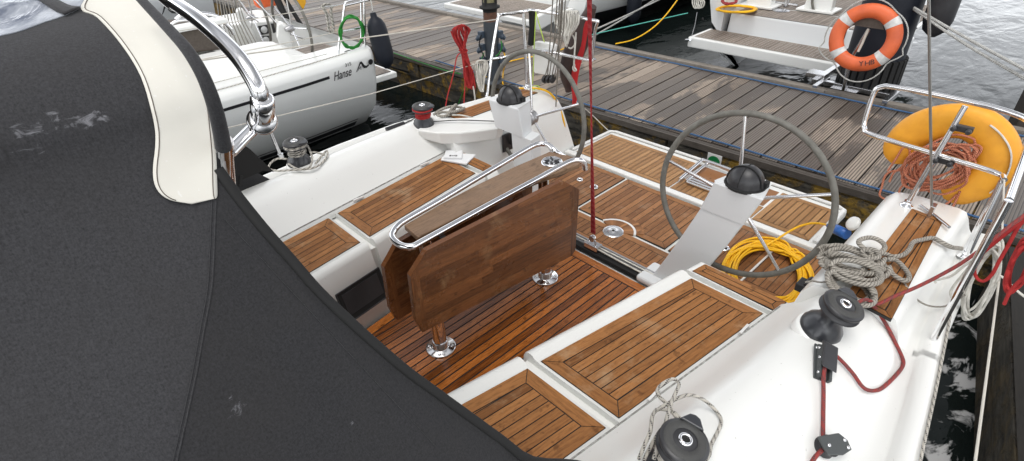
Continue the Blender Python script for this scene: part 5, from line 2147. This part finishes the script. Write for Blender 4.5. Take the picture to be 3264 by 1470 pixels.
planks(m, [(3.10, 4.26), (3.62, 4.26), (3.62, 5.6), (3.10, 5.6)], .02, .045, frame=.04)
m.build('platform_slats', [MT['teakgrey'], MT['caulk']], npf)
# far inner side of the cockpit with instruments
YP = 6.05
P = lambda x, y, yy=YP: U(x, y, Y=yy)
m = MB()
q = [P(x, y) for x, y in [(640, 150), (640, 90), (790, 75), (905, 62), (952, 72), (960, 120), (983, 165), (880, 172), (760, 185)]]
m.hexa(q, [p+V((0, .4, 0)) for p in q])
cs = m.build('cockpit_side', MT['gel'], nb, .012)
m = MB()
for q in ([(822, 84), (858, 78), (866, 105), (834, 112)], [(864, 76), (878, 74), (884, 102), (872, 106)], [(835, 116), (862, 114), (868, 136), (842, 140)]):
    q = [P(x, y, YP-.012) for x, y in q]
    m.hexa(q, [p+V((0, .03, 0)) for p in q])
ip = m.build('instrument_panel', MT['black'], cs)
m = MB()
for x, y in ((842, 95), (848, 128)):
    m.lathe([(.001, .01), (.04, .01), (.045, 0)], P(x, y, YP-.014), (0, -1, 0), 14)
m.build('dial', MT['gelgrey'], ip)
# pedestals and their wheels
for k, (q, yy) in enumerate((([(751, 38), (758, 30), (772, 30), (788, 50), (822, 142), (830, 160), (800, 165), (772, 90)], 5.9), ([(885, 78), (898, 74), (914, 84), (925, 108), (938, 165), (922, 172), (896, 160), (882, 120)], 4.75))):
    m = MB()
    q = [U(x, y, Y=yy) for x, y in q]
    m.hexa(q, [p+V((.05, .14, 0)) for p in q])
    m.build('pedestal', MT['gel'], nb, .02, 3)
for k, (cS, rx, X_, lab) in enumerate((((930, 90), .45, 2.60, 0), ((805, 55), .45, 2.55, 1))):
    yy = 4.72 if k == 0 else 5.75
    c0 = U(cS[0], cS[1], Y=yy)
    m = MB()
    rim = [c0+V((.08*math.sin(t)*0-.02*math.cos(t), math.cos(t)*.42, math.sin(t)*.42)) for t in [2*PI*j/48 for j in range(48)]]
    m.tube(rim, .016, 8, closed=True)
    w_o = m.build('steering_wheel', MT['leather'], nb)
    m = MB()
    for j in range(5):
        t = 2*PI*j/5+.5
        m.tube([c0, c0+V((0, math.cos(t)*.41, math.sin(t)*.41))], .009, 6)
    m.build('spokes', MT['chrome'], w_o)
    m = MB()
    m.lathe([(.02, -.08), (.04, -.03), (.035, .02), (.001, .03)], c0, (1, 0, 0), 14)
    m.build('hub', MT['alloy'], w_o)
# pushpit, lines and fittings
def rail_n(pts, r, n=8, sub=0):
    m_ = MB()
    m_.tube(pts, r, n, sub=sub)
    m_.build('stern_rail', MT['chrome'], nb)


YN = 3.72
g = lambda x, y, yy=YN: U(x, y, Y=yy)
rail_n([g(1077, 184), g(1082, 130), g(1092, 70), g(1098, 20), g(1106, 5), g(1150, -5)], .0125, 8, sub=4)
rail_n([g(1164, 165), g(1163, 90), g(1160, -10)], .0125, 8)
rail_n([g(1150, 168, 4.1), g(1152, 60, 4.1), g(1150, -10, 4.1)], .011, 8)
rail_n([g(1090, 100), g(1130, 93), g(1165, 84)], .012, 8)
rail_n([g(1098, 18), g(1140, 8), g(1180, -2)], .0125, 8)
rail_n([g(1102, 10), g(1076, 17), g(1035, 22)], .0045, 6)

m = MB()
m.tube([g(1095, 98), g(900, 140, 3.7), g(560, 205, 3.6)], .004, 6)
m.tube([g(1020, 25), g(800, 62, 3.7), g(500, 110, 3.6)], .0035, 6)
m.build('guard_wire', MT['shroud'], nb)
m = MB()
m.tube([on_nhull(x, .54, -.06)+V((0, 0, .035)) for x in (-1, .5, 1.5, 2.3, 2.75)], .005, 6)
m.tube([V((x, 3.98, .505)) for x in (-1, 1, 2.7)], .0035, 6)
m.build('deck_line', MT['r_fleck'], nb)
m = MB()
m.tube([U(x, y, Y=5.0) for x, y in [(560, 62), (580, 48), (620, 45), (655, 44), (690, 52), (712, 70), (735, 92), (745, 110)]], .02, 10, sub=4)
m.tube([U(x, y, Y=5.0) for x, y in [(545, 78), (570, 66), (640, 62), (690, 72), (715, 98)]], .016, 10, sub=4)
m.build('cabin_handrail', MT['chrome'], nb)
m = MB()
for i in range(9):
    x = 690+i*8
    m.tube([U(x+random.uniform(-4, 4), -10, Y=5.4), U(x+10+i*2, 70, Y=5.3), U(x+32+i*5, 155, Y=5.2)], .006, 5)
m.build('halyard_bundle', MT['r_grey'], nb)
m = MB()
q = [U(x, y, Y=4.95) for x, y in [(540, 95), (560, 84), (700, 80), (712, 95), (720, 158), (600, 172), (548, 168)]]
m.hexa(q, [p+V((0, .5, .0)) for p in q])
m.build('canvas_cover', MT['tan'], nb, .03, 3)
m = MB()
m.box((1.55, 4.92, .86), (1.0, .18, .05))
m.build('cover_edge', MT['gel'], nb, .01)
# backstay legs
m = MB()
m.tube([U(812, 0, Y=5.0), U(905, 100, Y=5.0), U(970, 125, Y=5.0)], .009, 6)
m.tube([U(762, 0, Y=5.2), U(790, 45, Y=5.2), U(825, 70, Y=5.2)], .009, 6)
m.build('boom_strut', MT['chrome'], nb)

# gear on the neighbour
random.seed(17)
YG = 3.66
gc = U(1120, 100, Y=YG)
pts = []
for i in range(8):
    for j in range(12):
        t = 2*PI*j/12
        a_, b_ = 36+random.uniform(-5, 5), 50+random.uniform(-5, 5)
        pts.append(U(1121+a_*math.cos(t)*1.0+random.uniform(-1.5, 1.5), 103+b_*math.sin(t), Y=YG+random.uniform(-.03, .03)))
rope('green_hose', pts, .0085, 'r_green', 'coiled green hose hung on the stern rail of the neighbouring yacht', 'hose', None, 4, n=6)
fd = thing('fender', 'dark navy fender hanging at the stern corner of the neighbouring yacht', 'fender')
fa, fb = U(1188, 40, Y=3.62), U(1233, 208, Y=3.55)
L = (fb-fa).length
m = MB()
m.lathe([(.028, 0), (.034, .02), (.036, .045), (.075, .08), (.098, .13), (.105, .2), (.107, L-.12), (.10, L-.06), (.07, L-.01), (.035, L+.02), (.03, L+.03)], fa, fb-fa, 26)
m.build('fender_body', MT['navy'], fd)
m = MB()
m.tube([fa+V((0, 0, .01)), U(1186, 22, Y=3.66), U(1180, -6, Y=3.7)], .007, 6)
m.build('lanyard', MT['r_whitetw'], fd)
rope('black_mooring_line', [U(1105, 172, Y=3.72), U(1130, 180, Y=3.66), U(1190, 198, Y=3.6), U(1222, 205, X=3.6), U(1330, 238, X=4.3), U(1480, 262, X=4.45)], .012, 'r_black', 'black mooring line from the neighbouring stern to the dock', 'rope', None, 5,
     extra=([U(x, y, Y=3.74) for x, y in [(1150, 160), (1130, 168), (1110, 175), (1100, 168), (1118, 163), (1140, 172), (1125, 178)]],))
pts = []
for i in range(5):
    pts += [U(x+random.uniform(-3, 3), y, Y=3.85) for x, y in ((1028, 20), (1040, 14), (1056, 18), (1054, 40), (1062, 90), (1058, 104), (1048, 90), (1042, 45))]
rope('knotted_rope', pts, .011, 'r_fleck', 'grey flecked rope knotted on the guard wire of the neighbouring yacht', 'rope', None, 3, n=6)
m = MB()
q = [U(x, y, Y=6.3) for x, y in [(815, -14), (820, 18), (832, 30), (860, 22), (884, 20), (880, -14)]]
m.hexa(q, [p+V((.0, .14, 0)) for p in q])
tag(m.build('orange_bag', MT['orangebag'], None, .03), 'orange rescue bag hung at the far rail of the neighbouring yacht', 'bag')
m = MB()
q = [U(x, y, Y=6.5) for x, y in [(945, -10), (946, 8), (958, 20), (968, 30), (976, 10), (974, -10)]]
m.hexa(q, [p+V((.0, .05, 0)) for p in q])
tag(m.build('yellow_flag', MT['yellowflag'], None, .01), 'folded yellow flag on the neighbouring stern rail', 'flag')
m = MB()
m.tube([U(880, -10, Y=6.2), U(905, 45, Y=6.1), U(938, 100, Y=6.0)], .05, 8)
m.tube([U(905, -10, Y=6.1), U(960, 80, Y=6.0), U(985, 165, Y=5.6)], .03, 8)
m.build('folded_bimini', MT['matblack'], nb)

# ================================================================== THIRD YACHT, TOP LEFT
ty_ = thing('grey_yacht', 'pale grey yacht hull with a small wave emblem, just seen above the sprayhood', 'sailing yacht')
m = MB()
q0 = [(0, .80), (.05, .55), (.3, .0), (.8, -.45), (1.6, -.6)]
rings = []
for x in (-2, 0, 2.4, 3.1):
    rings.append([V((x, 8.6+y, z)) for y, z in q0]+[V((x, 11.4-y, z)) for y, z in reversed(q0)])
m.loft(rings, True)
m.build('hull', MT['gelgrey'], ty_)
eo = U(512, 55, Y=8.58)
exx, eyy = V((1, 0, 0)), V((0, 0, 1))
m = MB()
S3 = 2.1
for (a0, b0), (a1, b1) in zip(zip(sw, sw2), zip(sw[1:], sw2[1:])):
    m.prism([eo+exx*p[0]*.9+eyy*p[1]*.9 for p in (a0, b0, b1, a1)], (0, -.004, 0))
m.build('wave_emblem', MT['ink'], ty_)

# ================================================================== BOATS BEYOND THE DOCK
ya = thing('moored_yacht', 'white yacht with lowered teak stern platform beyond the lantern post', 'sailing yacht')


def box_platform(par, x0, x1, y0, y1, z, th, name='bathing_platform', mat='gel', tk='teakgrey', m_=.07):
    mb = MB()
    mb.box(((x0+x1)/2, (y0+y1)/2, z-th/2), (x1-x0, y1-y0, th))
    o_ = mb.build(name, MT[mat], par, .015)
    mb = MB()
    planks(mb, [(x0+m_, y0+m_), (x1-m_*.5, y0+m_), (x1-m_*.5, y1-m_), (x0+m_, y1-m_)], z-.001, .05, frame=.05)
    mb.build('platform_slats', [MT[tk], MT['caulk']], o_)
    return o_


box_platform(ya, 6.42, 7.5, 4.55, 6.75, .06, .09)
m = MB()
m.hexa([V((6.46, 4.50, -.12)), V((7.1, 4.50, .02)), V((7.1, 4.42, .02)), V((6.5, 4.42, -.10))], [V((6.40, 4.50, .12)), V((7.3, 4.50, .30)), V((7.3, 4.42, .30)), V((6.44, 4.42, .12))])
m.build('platform_bracket', MT['gel'], ya, .02)
m = MB()
rg = []
for x, k, zt in ((7.55, .94, 1.0), (8.0, .98, 1.0), (9, 1.05, 1.05), (11, 1.12, 1.1), (14, 1.0, 1.2), (17.5, .15, 1.3)):
    h = [(1.2, zt), (1.42, zt-.3), (1.46, .35), (1.36, .0), (1.05, -.32), (.55, -.6)]
    rg.append([V((x-(.35 if x < 7.8 and z < .2 else 0)*0, 5.65-y*k, z)) for y, z in h]+[V((x, 5.65+y*k, z)) for y, z in reversed(h)])
m.loft(rg, True)
m.build('hull', MT['hullgrey'], ya)
m = MB()
for s in (-1, 1):
    rows = []
    for x, k in ((7.58, .94), (8.0, .98), (9, 1.05), (11, 1.12), (14, 1.0)):
        rows.append([V((x, 5.65+s*(y*k+.006), z)) for y, z in ((1.325, -.06), (1.20, -.18), (1.05, -.32), (.95, -.4))])
    m.grid(rows)
    rows = []
    for x, k in ((7.58, .94), (8.0, .98), (9, 1.05), (11, 1.12), (14, 1.0)):
        rows.append([V((x, 5.65+s*(y*k+.006), z)) for y, z in ((1.46, .37), (1.45, .33))])
    m.grid(rows)
m.build('boot_stripe', MT['ink'], ya)
m = MB()
fc = U(2022, 8, Y=4.0)
m.lathe([(.03, -.34), (.10, -.28), (.125, -.18), (.125, .2), (.1, .3), (.03, .34)], fc, n=22)
fd2 = tag(m.build('fender', MT['navy']), 'dark fender hanging on the white hull beyond the dock', 'fender')
m = MB()
for i in range(9):
    c = U(1588+i*7+(8 if i > 3 else 0), 6+i*.9, X=7.535)
    m.box(c, (.004, .035, .05 if i % 2 else .065), M.Rotation(random.uniform(-.3, .3), 3, 'X'))
m.build('name_marks', MT['ink'], ya)

yb_ = thing('teak_stern_yacht', 'white yacht with wide teak stern platform beyond the dock near the lifebuoy', 'sailing yacht')
box_platform(yb_, 7.31, 7.90, -.30, 2.24, .0, .14, m_=.06)
m = MB()
m.box((7.302, .02, -.06), (.02, .42, .09))
m.build('step_recess', MT['matblack'], yb_)
m = MB()
m.hexa([V((7.90, -.3, -.2)), V((7.90, 2.0, -.2)), V((8.1, 2.0, -.2)), V((8.1, -.3, -.2))], [V((7.96, -.3, .24)), V((7.96, 2.0, .24)), V((8.1, 2.0, .24)), V((8.1, -.3, .24))])
m.build('transom', MT['gelgrey'], yb_, .015)
for y in (1.98, .42):
    m = MB()
    m.hexa([V((7.895, y-.006, -.02)), V((7.895, y+.006, -.02)), V((7.91, y+.006, -.02)), V((7.91, y-.006, -.02))], [V((7.953, y-.006, .235)), V((7.953, y+.006, .235)), V((7.965, y+.006, .235)), V((7.965, y-.006, .235))])
    m.build('transom_seam', MT['matblack'], yb_)
m = MB()
rg = []
for x, k in ((7.86, .97), (8.4, 1.0), (10, 1.06), (13, 1.0), (17, .1)):
    h = [(1.38, .95), (1.66, .8), (1.72, .45), (1.60, .1), (1.25, -.3), (.7, -.6)]
    yc = .98+.2*(x-7.86)
    kk = k*(.79 if x < 8 else .72)
    rg.append([V((x, yc-y*kk, z)) for y, z in h]+[V((x, yc+y*kk, z)) for y, z in reversed(h)])
for side in (0, 1):
    rows = [(r[:6] if side == 0 else list(reversed(r[6:]))) for r in rg]
    m.grid(rows)
    rows2 = [[r[0], V((r[0].x, r[0].y, -.1))] for r in rows]
    m.grid(rows2)
    r = rows[0]
    m.add(r+[V((r[0].x, r[0].y, -.3))], [tuple(range(7))])
m.build('hull', MT['gelgrey'], yb_)
m = MB()
m.box((9.0, .95, .22), (1.9, 2.3, .04))
m.build('cockpit_floor', MT['gel'], yb_)
m = MB()
planks(m, [(7.99, .43), (8.55, .43), (8.55, 1.95), (7.99, 1.95)], .242, .05, frame=.05)
planks(m, [(7.99, -.2), (8.55, -.2), (8.55, .41), (7.99, .41)], .242, .05, frame=.05)
planks(m, [(8.6, -.15), (9.9, -.15), (9.9, 1.95), (8.6, 1.95)], .242, .05, frame=.05)
m.build('cockpit_slats', [MT['teakgrey'], MT['caulk']], yb_)
for x0 in (2412, 2600):
    b = U(x0, 22 if x0 < 2500 else 36, .26)
    m = MB()
    m.hexa([b+V((0, -.2, 0)), b+V((0, .18, 0)), b+V((.25, .14, 0)), b+V((.25, -.16, 0))], [b+V((.1, -.12, .9)), b+V((.1, .12, .9)), b+V((.25, .1, .9)), b+V((.25, -.1, .9))])
    p_ = m.build('pedestal', MT['gel'], yb_, .015)
    m = MB()
    m.box(b+V((.1, 0, .01)), (.35, .5, .03))
    m.build('pedestal_foot', MT['gel'], p_, .008)
m = MB()
c = U(2695, -10, X=8.6)
m.tube([c+V((0, math.cos(t)*.42, math.sin(t)*.42)) for t in [2*PI*k/40 for k in range(40)]], .018, 8, closed=True)
m.build('steering_wheel', MT['leather'], yb_)
m = MB()
c = U(2505, 20, .26)
m.tube([c, c+V((0, 0, .3))], .035, 10)
m.tube([c+V((0, -.16, .03)), c+V((0, .16, .03))], .02, 8)
m.build('table_post', MT['steel'], yb_)
m = MB()
m.lathe([(.001, .008), (.1, .006), (.12, 0)], U(2490, 33, .25), n=20)
m.build('deck_plate', MT['steel'], yb_)
m = MB()
m.lathe([(.001, .012), (.018, .01), (.02, 0)], U(2240, 61, X=7.85), (-1, 0, 0), 12)
m.build('drain_fitting', MT['matblack'], yb_)
m = MB()
m.tube([U(2187, 128, X=7.32), U(2200, 127, X=7.28)], .02, 8)
m.tube([U(2205, 115, X=7.35), U(2215, 80, X=7.6), U(2222, 40, X=7.84)], .006, 6)
m.build('platform_stay', MT['steel'], yb_)
random.seed(23)
pts = []
for k in range(9):
    for j in range(12):
        t = 2*PI*j/12
        pts.append(U(2348+62*math.cos(t)*random.uniform(.85, 1.05), 29+11*math.sin(t)*random.uniform(.8, 1.1), .27+.012*k))
rope('yellow_cable_coil', pts, .013, 'r_yellow', 'yellow cable coil lying on the teak stern beyond the dock', 'power cable', None, 3, n=6)
pts = []
for k in range(6):
    for j in range(10):
        t = 2*PI*j/10
        pts.append(U(2324+24*math.cos(t)*random.uniform(.7, 1.1), 2+12*math.sin(t)*random.uniform(.7, 1.1), .5))
rope('dark_red_coil', pts, .013, 'r_darkred', 'dark red rope bundle behind the yellow coil on the stern beyond', 'rope', None, 3, n=6)
pts = []
for k in range(4):
    for j in range(10):
        t = 2*PI*j/10
        pts.append(U(2226+6*k-9+10*math.cos(t), 6+22*math.sin(t)*random.uniform(.7, 1), X=7.8))
rope('pale_line', pts, .010, 'r_white', 'pale line looped over the corner of the stern beyond the dock', 'rope', None, 3, n=6)
# ================================================================== LIGHT
w = bpy.data.worlds.new('World')
sc.world = w
w.use_nodes = True
nt = w.node_tree
nt.nodes.clear()
out = nt.nodes.new('ShaderNodeOutputWorld')
bg = nt.nodes.new('ShaderNodeBackground')
sky = nt.nodes.new('ShaderNodeTexSky')
sky.sky_type = 'NISHITA'
sky.sun_disc = False
SUN_EL, SUN_AZ = math.radians(72), math.radians(205)
sky.sun_elevation = SUN_EL
sky.sun_rotation = PI/2-SUN_AZ
sky.air_density = 1.0
sky.dust_density = 4.0
hs = nt.nodes.new('ShaderNodeHueSaturation')
hs.inputs['Saturation'].default_value = .16
hs.inputs['Value'].default_value = 1.0
nt.links.new(sky.outputs[0], hs.inputs['Color'])
tc = nt.nodes.new('ShaderNodeTexCoord')
mp = nt.nodes.new('ShaderNodeMapping')
mp.inputs['Scale'].default_value = (1, 1, 2.2)
nt.links.new(tc.outputs['Generated'], mp.inputs[0])
nz = nt.nodes.new('ShaderNodeTexNoise')
nz.inputs['Scale'].default_value = 2.6
nz.inputs['Detail'].default_value = 7
nz.inputs['Roughness'].default_value = .6
nt.links.new(mp.outputs[0], nz.inputs['Vector'])
mr = nt.nodes.new('ShaderNodeMapRange')
mr.inputs[1].default_value = .38
mr.inputs[2].default_value = .66
mr.inputs[3].default_value = .7
mr.inputs[4].default_value = 1.7
nt.links.new(nz.outputs[0], mr.inputs[0])
mx = nt.nodes.new('ShaderNodeMix')
mx.data_type = 'RGBA'
mx.blend_type = 'MULTIPLY'
mx.inputs[0].default_value = 1
nt.links.new(hs.outputs[0], mx.inputs[6])
# low sky boosted: an added bright band that lightens the water's reflections
sx = nt.nodes.new('ShaderNodeSeparateXYZ')
nt.links.new(tc.outputs['Generated'], sx.inputs[0])
m1 = nt.nodes.new('ShaderNodeMapRange')
m1.interpolation_type = 'SMOOTHSTEP'
m1.inputs[1].default_value = .22
m1.inputs[2].default_value = .52
m1.inputs[3].default_value = 4.6
m1.inputs[4].default_value = 1.0
nt.links.new(sx.outputs[2], m1.inputs[0])
m2 = nt.nodes.new('ShaderNodeMath')
m2.operation = 'MULTIPLY'
nt.links.new(mr.outputs[0], m2.inputs[0])
nt.links.new(m1.outputs[0], m2.inputs[1])
nt.links.new(m2.outputs[0], mx.inputs[7])
nt.links.new(mx.outputs[2], bg.inputs[0])
bg.inputs[1].default_value = .15
nt.links.new(bg.outputs[0], out.inputs[0])
sl = bpy.data.lights.new('sun', 'SUN')
sl.energy = 1.15
sl.angle = math.radians(32)
sl.color = (1, .965, .92)
so = bpy.data.objects.new('sun', sl)
COL.objects.link(so)
sd = V((math.cos(SUN_EL)*math.cos(SUN_AZ), math.cos(SUN_EL)*math.sin(SUN_AZ), math.sin(SUN_EL)))
so.rotation_euler = sd.to_track_quat('Z', 'Y').to_euler()
sc.view_settings.view_transform = 'Standard'
sc.view_settings.look = 'None'
sc.view_settings.gamma = 1
sc.view_settings.use_curve_mapping = False
sc.view_settings.exposure = EXPO
sc.cycles.max_bounces = 8
sc.cycles.use_denoising = True
